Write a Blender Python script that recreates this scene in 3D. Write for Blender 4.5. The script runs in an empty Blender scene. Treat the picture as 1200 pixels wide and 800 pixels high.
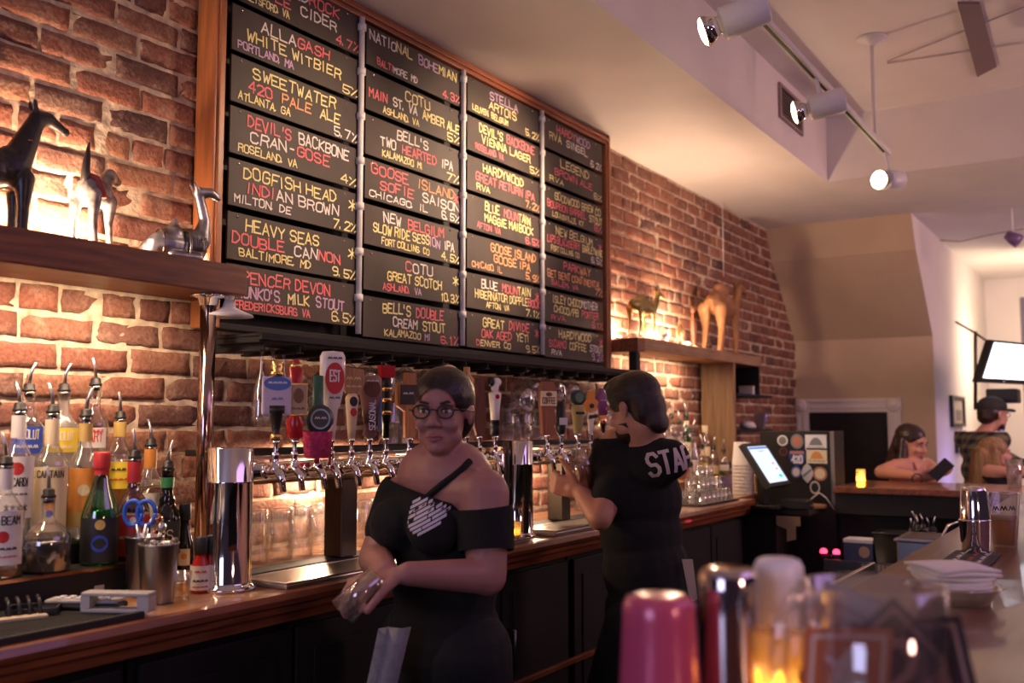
import bpy, bmesh, math, random
from mathutils import Vector as V, Matrix as M, noise
from mathutils.bvhtree import BVHTree
random.seed(7)
SC = bpy.context.scene
COL = SC.collection
PI = math.pi
# ------------------------------------------------------------------ camera
FPX = 1150.0; CAM_H = 1.45; CAM_D = 2.4
TH = math.atan(95/FPX); PS = math.atan(735/FPX*math.cos(TH))
CP = V((0, -CAM_D, CAM_H))
FH = V((math.cos(PS), math.sin(PS), 0)); RT = V((math.sin(PS), -math.cos(PS), 0))
FW = FH*math.cos(TH)+V((0, 0, math.sin(TH))); UP = RT.cross(FW)
cd = bpy.data.cameras.new('camera'); cam = bpy.data.objects.new('camera', cd); COL.objects.link(cam)
cam.matrix_world = M(((RT.x, UP.x, -FW.x, CP.x), (RT.y, UP.y, -FW.y, CP.y), (RT.z, UP.z, -FW.z, CP.z), (0, 0, 0, 1)))
cd.sensor_width = 36; cd.lens = FPX/1200*36; cd.clip_start = .05
cd.dof.use_dof = True; cd.dof.focus_distance = 3.0; cd.dof.aperture_fstop = 2.6
SC.camera = cam

def P(px, py, x=None, y=None, z=None, d=None):
    """world point seen at a pixel of the 1200x800 frame, on a known plane or at a known depth"""
    r = FW+RT*((px-600)/FPX)-UP*((py-400)/FPX)
    if x is not None: t = (x-CP.x)/r.x
    elif y is not None: t = (y-CP.y)/r.y
    elif z is not None: t = (z-CP.z)/r.z
    else: t = d
    return CP+r*t
# ------------------------------------------------------------------ colour management, world, lights
SC.view_settings.view_transform = 'Standard'; SC.view_settings.look = 'None'
SC.view_settings.gamma = 1; SC.view_settings.use_curve_mapping = False
SC.view_settings.exposure = 0.25
W = bpy.data.worlds.new('room_air'); SC.world = W; W.use_nodes = True
W.node_tree.nodes['Background'].inputs[0].default_value = (.20, .12, .20, 1)
W.node_tree.nodes['Background'].inputs[1].default_value = .10
WARM = (1, .56, .24); WARM2 = (1, .68, .45); PURP = (.72, .42, 1.0); COOL = (.5, .66, 1)
def lamp(name, kind, loc, power, col=WARM, size=.05, aim=None, spot=None, blend=.5, sy=None):
    d = bpy.data.lights.new(name, kind); d.energy = power; d.color = col
    if kind == 'AREA':
        d.size = size
        if sy: d.shape = 'RECTANGLE'; d.size_y = sy
    else: d.shadow_soft_size = size
    if kind == 'SPOT': d.spot_size = math.radians(spot); d.spot_blend = blend
    o = bpy.data.objects.new(name, d); COL.objects.link(o); o.location = loc
    if aim is not None: o.rotation_euler = (V(aim)-V(loc)).to_track_quat('-Z', 'Y').to_euler()
    return o
# uplights lying on the left shelf behind the animals
# assumed strip under the left shelf over the bottles, no fixture modelled
lamp('assumed_bottle_light', 'AREA', (1.2, -.2, 1.79), 9.0, WARM2, 1.1, (1.2, -.07, 1.3), sy=.05)
# lamps under the back shelf behind the taps
lamp('tap_light', 'POINT', P(374, 556, y=-.08), 7, WARM2, .02)
lamp('tap_light', 'POINT', P(626, 533, y=-.09), 6, WARM2, .02)
lamp('tap_light', 'POINT', P(470, 556, y=-.10), 2, WARM2, .02)
# uplights standing on both shelves, assumed strip below the right one
UPL = [(P(28, 262, y=-.10).x, -.10, 1.8975, 14, 'small round uplight on the left shelf behind the black giraffe'), (P(92, 273, y=-.10).x, -.10, 1.8975, 10, 'small round uplight on the left shelf behind the white figurine'), (P(236, 300, y=-.06).x, -.06, 1.8975, 1.5, 'small round uplight behind the lying pewter camel'),
       (P(724, 384, y=-.07).x+.02, -.07, 1.8935, 14, 'small round uplight at the left end of the right shelf'), (P(806, 398, y=-.215).x, -.215, 1.8935, 25, 'small round uplight at the hind legs of the large camel'), (P(775, 390, y=-.06).x, -.06, 1.8935, 5, 'small round uplight behind the striped zebra figurine')]
for ux_, uy_, uz_, uw_, ul_ in UPL: lamp('shelf_uplight', 'POINT', (ux_, uy_, uz_+.042), uw_, WARM2, .02)
lamp('assumed_bottle_light', 'AREA', (5.2, -.14, 1.81), 7.0, WARM2, .9, (5.2, -.03, 1.4), sy=.05)
# assumed unseen sources: dusk window, coloured room lights, far lamp; plus an added fill
lamp('assumed_window_light', 'AREA', (-2.5, -1.6, 1.9), 25, (.62, .60, 1), 1.2, (2.5, -1.4, 1.2), sy=1.2)  # cool area light for an assumed street window; no window is modelled
lamp('assumed_room_glow', 'AREA', (6.5, -4.6, 2.7), 70, (1, .58, .60), 1.5, (7.6, -1.6, 2.6), sy=1.5)  # assumed pink room light out of frame, tinting the far ceiling
lamp('assumed_room_glow', 'AREA', (2.6, -4.0, 3.2), 19, PURP, 2.6, (2.6, -3.2, 0), sy=2.0)  # assumed purple room light, unseen, for the dim purple ambient
lamp('added_warm_fill', 'POINT', (.6, -3.9, 1.7), 24, (1, .54, .44), .15)  # unseen warm fill, added to brighten the foreground bar and the ceiling step
lamp('assumed_far_lamp', 'POINT', (9.9, -1.7, 2.1), 34, (1, .74, .50), .15)  # assumed lamp out of view, warming the far side wall
lamp('neon_glow', 'POINT', (8.6, -1.45, 1.0), 4, (.35, .3, 1), .05)
# ------------------------------------------------------------------ materials
MATS = {}
def nt(name):
    m = bpy.data.materials.new(name); m.use_nodes = True
    return m, m.node_tree.nodes, m.node_tree.links, m.node_tree.nodes['Principled BSDF']
def mat(name, c, rough=.5, metal=0, var=.0, scale=20, bump=0, emit=0, coat=0, stretch=(1, 1, 1), trans=0):
    """plain procedural material: base colour varied by noise, optional bump"""
    if name in MATS: return MATS[name]
    m, N, L, b = nt(name); b.inputs['Roughness'].default_value = rough; b.inputs['Metallic'].default_value = metal
    b.inputs['Base Color'].default_value = (*c, 1); b.inputs['Coat Weight'].default_value = coat
    if trans: b.inputs['Transmission Weight'].default_value = trans
    if emit: b.inputs['Emission Color'].default_value = (*c, 1); b.inputs['Emission Strength'].default_value = emit
    if var or bump:
        tc = N.new('ShaderNodeTexCoord'); mp = N.new('ShaderNodeMapping'); mp.inputs['Scale'].default_value = stretch
        nz = N.new('ShaderNodeTexNoise'); nz.inputs['Scale'].default_value = scale; nz.inputs['Detail'].default_value = 5
        L.new(tc.outputs['Object'], mp.inputs[0]); L.new(mp.outputs[0], nz.inputs['Vector'])
        if var:
            r = N.new('ShaderNodeValToRGB')
            r.color_ramp.elements[0].position = .3; r.color_ramp.elements[1].position = .7
            r.color_ramp.elements[0].color = (*[max(0, k*(1-var)) for k in c], 1)
            r.color_ramp.elements[1].color = (*[min(1, k*(1+var)) for k in c], 1)
            L.new(nz.outputs['Fac'], r.inputs[0]); L.new(r.outputs[0], b.inputs['Base Color'])
        if bump:
            bp = N.new('ShaderNodeBump'); bp.inputs['Strength'].default_value = bump; bp.inputs['Distance'].default_value = .01
            L.new(nz.outputs['Fac'], bp.inputs['Height']); L.new(bp.outputs[0], b.inputs['Normal'])
    MATS[name] = m; return m
def wood(name, c, rough=.4, var=.35, axis=0, scale=9, coat=0):
    st = [8, 8, 8]; st[axis] = .7
    return mat(name, c, rough, 0, var, scale, .08, 0, coat, st)
def glass(name, tint=(1, 1, 1), refl=.15, rough=.03, alpha=.06):
    """thin glass: clear tinted pass-through, mirror reflection rising at grazing angles"""
    if name in MATS: return MATS[name]
    m, N, L, b = nt(name); N.remove(b); out = N['Material Output']
    tr = N.new('ShaderNodeBsdfTransparent'); tr.inputs[0].default_value = (*tint, 1)
    gl = N.new('ShaderNodeBsdfGlossy'); gl.inputs['Roughness'].default_value = rough
    df = N.new('ShaderNodeBsdfTranslucent'); df.inputs[0].default_value = (*[.5+.5*t for t in tint], 1)
    lw = N.new('ShaderNodeLayerWeight'); lw.inputs[0].default_value = .35
    mr = N.new('ShaderNodeMapRange'); mr.inputs['To Min'].default_value = refl; mr.inputs['To Max'].default_value = .75
    L.new(lw.outputs['Facing'], mr.inputs['Value'])
    m0 = N.new('ShaderNodeMixShader'); m0.inputs[0].default_value = alpha
    L.new(tr.outputs[0], m0.inputs[1]); L.new(df.outputs[0], m0.inputs[2])
    mx = N.new('ShaderNodeMixShader'); L.new(mr.outputs[0], mx.inputs[0]); L.new(m0.outputs[0], mx.inputs[1]); L.new(gl.outputs[0], mx.inputs[2])
    L.new(mx.outputs[0], out.inputs[0]); MATS[name] = m; return m
def brick_mat():
    m, N, L, b = nt('old_brick'); b.inputs['Roughness'].default_value = .85
    tc = N.new('ShaderNodeTexCoord'); ge = N.new('ShaderNodeNewGeometry')
    r = N.new('ShaderNodeValToRGB'); cr = r.color_ramp
    cols = [(0, (.10, .045, .038)), (.2, (.25, .095, .06)), (.45, (.33, .125, .075)), (.62, (.19, .08, .06)), (.8, (.40, .18, .10)), (1, (.14, .07, .06))]
    cr.elements[0].color = (*cols[0][1], 1); cr.elements[1].color = (*cols[-1][1], 1)
    for p, c in cols[1:-1]: e = cr.elements.new(p); e.color = (*c, 1)
    L.new(ge.outputs['Random Per Island'], r.inputs[0])
    n1 = N.new('ShaderNodeTexNoise'); n1.inputs['Scale'].default_value = 14; n1.inputs['Detail'].default_value = 8; n1.inputs['Roughness'].default_value = .7
    n2 = N.new('ShaderNodeTexNoise'); n2.inputs['Scale'].default_value = 90; n2.inputs['Detail'].default_value = 6
    for n in (n1, n2): L.new(tc.outputs['Object'], n.inputs['Vector'])
    r2 = N.new('ShaderNodeValToRGB'); r2.color_ramp.elements[0].position = .50; r2.color_ramp.elements[1].position = .72
    L.new(n1.outputs['Fac'], r2.inputs[0])
    mu = N.new('ShaderNodeMath'); mu.operation = 'MULTIPLY'; mu.inputs[1].default_value = .7; L.new(r2.outputs[0], mu.inputs[0])
    mx = N.new('ShaderNodeMix'); mx.data_type = 'RGBA'; L.new(mu.outputs[0], mx.inputs[0]); L.new(r.outputs[0], mx.inputs[6]); mx.inputs[7].default_value = (.52, .36, .25, 1)
    m2 = N.new('ShaderNodeMix'); m2.data_type = 'RGBA'; m2.blend_type = 'MULTIPLY'; m2.inputs[0].default_value = .8
    r3 = N.new('ShaderNodeValToRGB'); r3.color_ramp.elements[0].color = (.5, .45, .45, 1); r3.color_ramp.elements[0].position = .3; r3.color_ramp.elements[1].position = .6
    L.new(n2.outputs['Fac'], r3.inputs[0]); L.new(mx.outputs[2], m2.inputs[6]); L.new(r3.outputs[0], m2.inputs[7]); L.new(m2.outputs[2], b.inputs['Base Color'])
    bp = N.new('ShaderNodeBump'); bp.inputs['Strength'].default_value = .7; bp.inputs['Distance'].default_value = .006
    L.new(n2.outputs['Fac'], bp.inputs['Height']); L.new(bp.outputs[0], b.inputs['Normal'])
    return m
BRICK = brick_mat()
MORTAR = mat('lime_mortar', (.60, .48, .34), .95, 0, .35, 30, 1.0)
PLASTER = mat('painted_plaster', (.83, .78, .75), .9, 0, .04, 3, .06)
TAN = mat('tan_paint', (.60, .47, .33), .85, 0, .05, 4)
FLOORM = mat('dark_floor', (.03, .022, .02), .5, 0, .3, 8)
CHROME = mat('chrome', (.86, .84, .82), .07, 1)
STEEL = mat('brushed_steel', (.62, .61, .60), .28, 1)
DKSTEEL = mat('dark_steel', (.22, .2, .19), .35, 1)
BLACK = mat('black_plastic', (.012, .011, .012), .45)
BLACKW = mat('black_painted_wood', (.008, .006, .006), .7, 0, .3, 12, .05)
RUBBER = mat('black_rubber', (.014, .013, .014), .65)
MAHOG = wood('mahogany', (.24, .075, .03), .3, .4, 0, 7, .5)
BARTOP = wood('bar_top_oak', (.15, .055, .03), .36, .35, 0, 6, .3)
CTOP = wood('counter_oak', (.42, .21, .10), .3, .35, 0, 6, .4)
SHELFW = wood('stained_shelf', (.20, .066, .022), .45, .4, 0, 8)
FRAMEW = wood('cherry_frame', (.42, .15, .05), .4, .3, 2, 6)
FRAMEH = wood('cherry_rail', (.30, .09, .04), .4, .3, 0, 6)
PALEW = wood('pale_pine', (.28, .165, .08), .55, .3, 2, 6)
BEAMW = wood('weathered_beam', (.36, .22, .12), .6, .35, 0, 6)
DARKW = wood('dark_cabinet', (.005, .003, .003), .75, .4, 0, 5)
WHITE = mat('white_enamel', (.78, .76, .74), .4)
PAPER = mat('paper_white', (.80, .78, .76), .8)
SLATE = mat('chalk_slate', (.050, .035, .028), .62, 0, .3, 5, .05)
GOLD = mat('gold', (.85, .55, .18), .25, 1)
COPPER = mat('copper', (.72, .34, .18), .18, 1)
GLASS = glass('clear_glass')
GLASSF = glass('frosted_glass', (.95, .97, 1), .1, .25, .35)
CYELL = mat('marker_yellow', (.90, .80, .36), .8); CPINK = mat('marker_pink', (.86, .20, .22), .8)
CWHITE = mat('marker_white', (.85, .80, .74), .8); CPURP = mat('marker_lilac', (.62, .42, .62), .8); CORANGE = mat('marker_orange', (.85, .42, .2), .8)
CHALK = {'y': CYELL, 'p': CPINK, 'w': CWHITE, 'v': CPURP, 'o': CORANGE}
def paint(c, rough=.45, name=None, metal=0):
    return mat(name or 'paint_%02x%02x%02x' % tuple(int(min(.999, k)*255) for k in c), c, rough, metal)
# ------------------------------------------------------------------ mesh building
class MB:
    def __init__(s): s.v = []; s.f = []; s.m = []; s.s = []
    def add(s, vs, fs, mi=0, smooth=False):
        o = len(s.v); s.v += [V(p) for p in vs]
        for f in fs: s.f.append([i+o for i in f]); s.m.append(mi); s.s.append(smooth)
        return s
    def hexa(s, c, mi=0):
        return s.add(c, [(0, 3, 2, 1), (4, 5, 6, 7), (0, 1, 5, 4), (1, 2, 6, 5), (2, 3, 7, 6), (3, 0, 4, 7)], mi)
    def box(s, a, b, mi=0, bev=0, rot=None, piv=None):
        """box between corners a and b; bev chamfers every edge"""
        a = V(a); b = V(b); lo = V([min(p, q) for p, q in zip(a, b)]); hi = V([max(p, q) for p, q in zip(a, b)])
        bev = min(bev, min(hi-lo)*.45)
        if bev <= 0:
            vs = [(lo.x, lo.y, lo.z), (hi.x, lo.y, lo.z), (hi.x, hi.y, lo.z), (lo.x, hi.y, lo.z), (lo.x, lo.y, hi.z), (hi.x, lo.y, hi.z), (hi.x, hi.y, hi.z), (lo.x, hi.y, hi.z)]
            if rot is not None: vs = [rot@(V(p)-V(piv))+V(piv) for p in vs]
            return s.hexa(vs, mi)
        bm = bmesh.new(); bmesh.ops.create_cube(bm, size=1)
        for v in bm.verts: v.co = V((lo[i]+(v.co[i]+.5)*(hi[i]-lo[i]) for i in range(3)))
        bmesh.ops.bevel(bm, geom=bm.edges[:], offset=bev, segments=2, profile=.5, affect='EDGES')
        if rot is not None:
            for v in bm.verts: v.co = rot@(v.co-V(piv))+V(piv)
        s.frombm(bm, mi); bm.free(); return s
    def frombm(s, bm, mi=0, smooth=False):
        bm.verts.index_update()
        return s.add([v.co.copy() for v in bm.verts], [[v.index for v in f.verts] for f in bm.faces], mi, smooth)
    def lathe(s, prof, c=(0, 0, 0), n=24, mi=0, axis='z', sx=1, sy=1, smooth=True):
        c = V(c); vs = []; fs = []
        for r, h in prof:
            for k in range(n):
                a = 2*PI*k/n; p = V((r*math.cos(a)*sx, r*math.sin(a)*sy, h))
                if axis == 'x': p = V((p.z, p.x, p.y))
                elif axis == 'y': p = V((p.x, p.z, p.y))
                vs.append(c+p)
        for i in range(len(prof)-1):
            for k in range(n):
                q = (i*n+k, i*n+(k+1) % n, (i+1)*n+(k+1) % n, (i+1)*n+k)
                fs.append(q)
        if prof[0][0] > 1e-5: fs.append(tuple(reversed(range(n))))
        if prof[-1][0] > 1e-5: fs.append(tuple(range((len(prof)-1)*n, len(prof)*n)))
        return s.add(vs, fs, mi, smooth)
    def open_lathe(s, prof, **k):
        """lathe without end caps"""
        n0 = len(s.f); s.lathe(prof, **k); n = k.get('n', 24)
        keep = [i for i in range(len(s.f)) if i < n0 or len(s.f[i]) <= 4]
        s.f = [s.f[i] for i in keep]; s.m = [s.m[i] for i in keep]; s.s = [s.s[i] for i in keep]; return s
    def tube(s, pts, r, n=8, mi=0, smooth=True, cap=True):
        pts = [V(p) for p in pts]; vs = []; fs = []
        rr = r if isinstance(r, (list, tuple)) else [r]*len(pts)
        u = None
        for i, p in enumerate(pts):
            t = (pts[min(i+1, len(pts)-1)]-pts[max(i-1, 0)]).normalized()
            if u is None: u = t.orthogonal().normalized()
            else:
                u = (u-t*u.dot(t))
                u = u.normalized() if u.length > 1e-6 else t.orthogonal().normalized()
            w = t.cross(u)
            for k in range(n): a = 2*PI*k/n; vs.append(p+(u*math.cos(a)+w*math.sin(a))*rr[i])
        for i in range(len(pts)-1):
            for k in range(n): fs.append((i*n+k, i*n+(k+1) % n, (i+1)*n+(k+1) % n, (i+1)*n+k))
        if cap: fs.append(tuple(reversed(range(n)))); fs.append(tuple(range((len(pts)-1)*n, len(pts)*n)))
        return s.add(vs, fs, mi, smooth)
    def ball(s, c, r, mi=0, n=14, rot=None):
        r = V((r, r, r)) if isinstance(r, (int, float)) else V(r); c = V(c); vs = []; fs = []
        h = n//2
        for i in range(1, h):
            for k in range(n):
                a = PI*i/h; b = 2*PI*k/n; p = V((math.sin(a)*math.cos(b)*r.x, math.sin(a)*math.sin(b)*r.y, math.cos(a)*r.z))
                vs.append(c+(rot@p if rot is not None else p))
        top = len(vs); p = V((0, 0, r.z)); vs.append(c+(rot@p if rot is not None else p)); vs.append(c-(rot@p if rot is not None else p))
        for i in range(h-2):
            for k in range(n): fs.append((i*n+k, (i+1)*n+k, (i+1)*n+(k+1) % n, i*n+(k+1) % n))
        for k in range(n):
            fs.append((top, k, (k+1) % n)); fs.append((top+1, (h-2)*n+(k+1) % n, (h-2)*n+k))
        return s.add(vs, fs, mi, True)
    def cone(s, p, r, q, t, mi=0, n=14):
        """tapered limb: two balls and the cone between them"""
        p = V(p); q = V(q); s.ball(p, r, mi, n); s.ball(q, t, mi, n)
        if (q-p).length > 1e-5: s.tube([p, q], [r, t], n, mi)
        return s
    def prism(s, poly, o, ux, uy, th, mi=0):
        """extrude the outline poly (u, v) from plane o, ux, uy by th along the plane's normal"""
        o = V(o); ux = V(ux); uy = V(uy); nn = ux.cross(uy).normalized()*th; n = len(poly)
        a = [o+ux*u+uy*v for u, v in poly]; vs = a+[p+nn for p in a]
        fs = [tuple(reversed(range(n))), tuple(range(n, 2*n))]+[(i, (i+1) % n, n+(i+1) % n, n+i) for i in range(n)]
        return s.add(vs, fs, mi)
    def quad(s, a, b, c, d, mi=0): return s.add([a, b, c, d], [(0, 1, 2, 3)], mi)
    def xf(s, m): s.v = [m@p for p in s.v]; return s
    def mesh(s, name, mats):
        me = bpy.data.meshes.new(name); me.from_pydata(s.v, [], s.f)
        for m in (mats if isinstance(mats, (list, tuple)) else [mats]): me.materials.append(m)
        me.polygons.foreach_set('material_index', s.m); me.polygons.foreach_set('use_smooth', s.s)
        me.update(); return me
    def build(s, name, mats, parent=None, world=False, loc=(0, 0, 0)):
        """link as ONE object; world=True: vertices are world points, made local to the parent's place"""
        off = V(loc)
        if parent is not None and world:
            q = parent; off = V((0, 0, 0))
            while q is not None: off = off+V(q.location); q = q.parent
        if off.length: s.v = [p-off for p in s.v]
        bm = bmesh.new(); me = s.mesh(name, mats); bm.from_mesh(me); bmesh.ops.recalc_face_normals(bm, faces=bm.faces[:]); bm.to_mesh(me); bm.free()
        o = bpy.data.objects.new(name, me); COL.objects.link(o)
        if parent is not None: o.parent = parent
        else: o.location = off
        return o
def tag(o, label, cat, group=None, kind=None):
    o['label'] = label; o['category'] = cat
    if group: o['group'] = group
    if kind: o['kind'] = kind
    return o
def thing(name, label, cat, loc=(0, 0, 0), rz=0, group=None):
    o = bpy.data.objects.new(name, None); COL.objects.link(o); o.empty_display_size = .02
    o.location = loc; o.rotation_euler = (0, 0, rz); return tag(o, label, cat, group)
def struct(name, mb, mats):
    o = mb.build(name, mats); o['kind'] = 'structure'; return o
def dup(r, loc, rz=None, label=None, group=None):
    c = r.copy(); COL.objects.link(c); c.location = loc
    if rz is not None: c.rotation_euler = (0, 0, rz)
    if label: c['label'] = label
    if group: c['group'] = group
    for ch in list(r.children):
        d = ch.copy(); COL.objects.link(d); d.parent = c
        for g in list(ch.children):
            e = g.copy(); COL.objects.link(e); e.parent = d
    return c
# ------------------------------------------------------------------ hand lettering made of strokes
GLY = {'A': '002640,1232', 'B': '00063645443303,3342413000', 'C': '4536160501103041', 'D': '000626444220' + '00', 'E': '46060040,0333', 'F': '460600,0333',
       'G': '45361605011030414323', 'H': '0006,4046,0343', 'I': '2026', 'J': '4641301001', 'K': '0006,460340', 'L': '060040', 'M': '0006234640', 'N': '00064046',
       'O': '160501103041453616', 'P': '00063645443303', 'Q': '160501103041453616,2240', 'R': '00063645443303,3340', 'S': '453616050413334241301001',
       'T': '0646,2620', 'U': '060110304146', 'V': '062046', 'W': '0610243046', 'X': '0046,0640', 'Y': '062346,2320', 'Z': '06460040',
       '0': '160501103041453616', '1': '152620', '2': '051636454400' + '40', '3': '05163645443313334241301001', '4': '30360242', '5': '460603334241301001',
       '6': '4536160501103041423303', '7': '064610', '8': '13040516364544331302011030414233' + '13', '9': '4313040516364543413010', '%': '0046,0615,3041',
       '.': '1011', ',': '1100', "'": '2624', '-': '1333', '/': '0046', '*': '2026,0541,0145', '&': '40051636454401103042', '!': '2622,2120', ':': '2324,2122', '~': '0214223442'}
def strokes(text, jit=.0, rnd=random):
    """polylines of a text in units of the letter height, and the total width"""
    out = []; x = 0.0
    for ch in text.upper():
        if ch == ' ': x += .42; continue
        g = GLY.get(ch)
        if not g: continue
        w = .62; narrow = ch in "I.,'1!:"
        dx = rnd.uniform(-1, 1)*jit; dy = rnd.uniform(-1, 1)*jit; sc = 1+rnd.uniform(-1, 1)*jit; sl = rnd.uniform(-1, 1)*jit
        for pl in g.split(','):
            pts = []
            for i in range(0, len(pl), 2):
                a, b = int(pl[i]), int(pl[i+1])
                u = a/4*w; v = b/6*sc
                if narrow: u = u-.2
                pts.append((x+u+sl*v+dx*.3, v+dy))
            out.append(pts)
        x += (.3 if narrow else w)+.2
    return out, x-.2
def letter(mb, text, fn, x0, x1, y0, h, sw, mi=0, jit=.085, maxw=None):
    """write text with its foot at y0 between x0 and x1 (units of fn's plane); fn(u, v) -> world point"""
    st, w = strokes(text, jit)
    sx = (x1-x0)/max(w, .1)
    if maxw and sx > maxw*h: sx = maxw*h
    for pl in st:
        for (a, b), (c, d) in zip(pl[:-1], pl[1:]):
            p = V((x0+a*sx, y0+b*h)); q = V((x0+c*sx, y0+d*h)); t = q-p
            if t.length < 1e-6: continue
            t = t.normalized()*sw*.5; n = V((-t.y, t.x)); p = p-t*.8; q = q+t*.8
            a_, b_, c_, d_ = fn(*(p-n)), fn(*(q-n)), fn(*(q+n)), fn(*(p+n)); nn = (b_-a_).cross(d_-a_)
            lf = nn.normalized()*(.00011*(len(mb.f) % 9)) if nn.length > 0 else V((0, 0, 0))     # strokes lie over one another
            mb.add([a_+lf, b_+lf, c_+lf, d_+lf], [(0, 1, 2, 3)], mi)
def flat(o, ux, uy):
    o = V(o); ux = V(ux).normalized(); uy = V(uy).normalized()
    return lambda u, v: o+ux*u+uy*v
def round_(c, r, a0, z0=0, up=V((0, 0, 1))):
    """wrap onto an upright cylinder: u runs along its face around the angle a0"""
    c = V(c)
    return lambda u, v: c+V((r*math.cos(a0+u/r), r*math.sin(a0+u/r), z0+v))
# ------------------------------------------------------------------ organic bodies: union of blobs, made one skin
def skin(mb, name, mats, vox=.006, smooth=4, parent=None, cut=(), local=False):
    """remesh the overlapping blobs of mb into ONE continuous surface; cut = [(point, normal)] removes the side the normal points to"""
    me = mb.mesh(name+'_blobs', []); o = bpy.data.objects.new('blob', me); COL.objects.link(o)
    r = o.modifiers.new('r', 'REMESH'); r.mode = 'VOXEL'; r.voxel_size = vox
    if smooth: k = o.modifiers.new('s', 'SMOOTH'); k.iterations = smooth; k.factor = .5
    dg = bpy.context.evaluated_depsgraph_get(); ne = bpy.data.meshes.new_from_object(o.evaluated_get(dg))
    bpy.data.objects.remove(o); bpy.data.meshes.remove(me)
    bm = bmesh.new(); bm.from_mesh(ne)
    for p, n in cut:
        bmesh.ops.bisect_plane(bm, geom=bm.verts[:]+bm.edges[:]+bm.faces[:], plane_co=p, plane_no=n, clear_outer=True)
    off = V((0, 0, 0)); q = None if local else parent
    while q is not None: off = off+V(q.location); q = q.parent
    for v in bm.verts: v.co -= off
    for f in bm.faces: f.smooth = True
    bm.to_mesh(ne); bm.free(); ne.name = name
    ne.materials.clear()
    for m in (mats if isinstance(mats, (list, tuple)) else [mats]): ne.materials.append(m)
    ob = bpy.data.objects.new(name, ne); COL.objects.link(ob)
    if parent is not None: ob.parent = parent
    return ob
def bvh(ob):
    off = V((0, 0, 0)); q = ob
    while q is not None: off = off+V(q.location); q = q.parent
    return BVHTree.FromPolygons([v.co+off for v in ob.data.vertices], [p.vertices[:] for p in ob.data.polygons])
def press(mb, tree, d, lift=.002):
    """lay the flat shape mb onto a surface along direction d"""
    d = V(d).normalized(); miss = set()
    for i, p in enumerate(mb.v):
        h = tree.ray_cast(p-d*.6, d, 2)
        if h[0] is not None: mb.v[i] = h[0]-d*lift
        else: miss.add(i)
    keep = [k for k, f in enumerate(mb.f) if not any(i in miss for i in f)]
    mb.f = [mb.f[k] for k in keep]; mb.m = [mb.m[k] for k in keep]; mb.s = [mb.s[k] for k in keep]
    return mb
# ------------------------------------------------------------------ room shell
CEIL = 2.955; YS = -.818; XS = 6.17; ZR = 3.36; XB = 8.14; YB = -1.08
m = MB(); m.box((-1.5, -6, -.1), (12, .1, 0)); struct('floor', m, FLOORM)
m = MB()
m.box((-2.5, YS, CEIL), (XS, .1, 3.6)); m.box((XS, -6, CEIL), (12, .1, 3.6)); m.box((-2.5, -6, ZR), (XS, YS, 3.6))
struct('ceiling', m, PLASTER)
# brick wall: every brick modelled proud of the mortar, in courses with a header course every sixth
def brick_wall():
    mb = MB(); rnd = random.Random(3)
    mb.quad((-.6, -.0065, 0), (XB, -.0065, 0), (XB, -.0065, CEIL), (-.6, -.0065, CEIL), 1)
    mb.quad((-.6, .06, 0), (-.6, .06, CEIL), (XB, .06, CEIL), (XB, .06, 0), 1)
    pitch = .0757; z = .985; row = 0
    while z < CEIL:
        hdr = row % 6 == 4
        L = .100 if hdr else .203
        x = .25-(L/2 if row % 2 else 0)
        while x < XB:
            l = L+rnd.uniform(-.008, .008); h = .062+rnd.uniform(-.004, .003); d = .012+rnd.uniform(-.003, .004)
            x1 = min(x+l, XB); z1 = min(z+h, CEIL)
            if x1-x > .03 and z1-z > .02:
                nx, nz = (8, 5) if not hdr else (5, 5); tilt = rnd.uniform(-.004, .004); sk = rnd.uniform(-.004, .004); vs = []
                for j in range(nz):
                    for i in range(nx):
                        u = i/(nx-1); w = j/(nz-1); px = x+(x1-x)*u; pz = z+(z1-z)*w+sk*(u-.5)
                        edge = (i in (0, nx-1)) or (j in (0, nz-1))
                        q = noise.noise(V((px*45, pz*45, row*1.7)))*.0042
                        e2 = noise.noise(V((px*55+9, pz*55, row*.7)))*.006
                        py = -(d*(.80 if edge else 1.0)+tilt*(u-.5)*2+q)
                        if edge: px += e2*(1 if i in (0, nx-1) else .2); pz += noise.noise(V((pz*60, px*40, row+5)))*.005
                        vs.append((px, py, pz))
                n0 = len(vs); ring = [i for i in range(nx)]+[j*nx+nx-1 for j in range(1, nz)]+[(nz-1)*nx+i for i in range(nx-2, -1, -1)]+[j*nx for j in range(nz-2, 0, -1)]
                vs += [(vs[i][0], .0, vs[i][2]) for i in ring]
                fs = [(j*nx+i, j*nx+i+1, (j+1)*nx+i+1, (j+1)*nx+i) for j in range(nz-1) for i in range(nx-1)]
                R_ = len(ring)
                fs += [(ring[k], n0+k, n0+(k+1) % R_, ring[(k+1) % R_]) for k in range(R_)]
                mb.add(vs, fs, 0, True)
            x += l+.013+rnd.uniform(-.002, .003)
        z += pitch; row += 1
    return struct('wall_left', mb, [BRICK, MORTAR])
brick_wall()
# tan chimney wall with the sloping upper part, its lit side and the far wall
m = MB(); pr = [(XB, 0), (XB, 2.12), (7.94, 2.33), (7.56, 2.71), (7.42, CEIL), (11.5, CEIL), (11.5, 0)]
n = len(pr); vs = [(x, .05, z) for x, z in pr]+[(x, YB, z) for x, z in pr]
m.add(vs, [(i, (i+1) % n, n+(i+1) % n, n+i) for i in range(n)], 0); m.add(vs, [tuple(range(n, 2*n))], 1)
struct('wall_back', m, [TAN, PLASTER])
m = MB(); m.box((11.4, -6, 0), (11.5, YB, CEIL)); struct('wall_far', m, PLASTER)
m = MB(); m.box((11.36, -1.5, 0), (11.4, -1.42, CEIL)); struct('trim_1', m, PLASTER)
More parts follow.
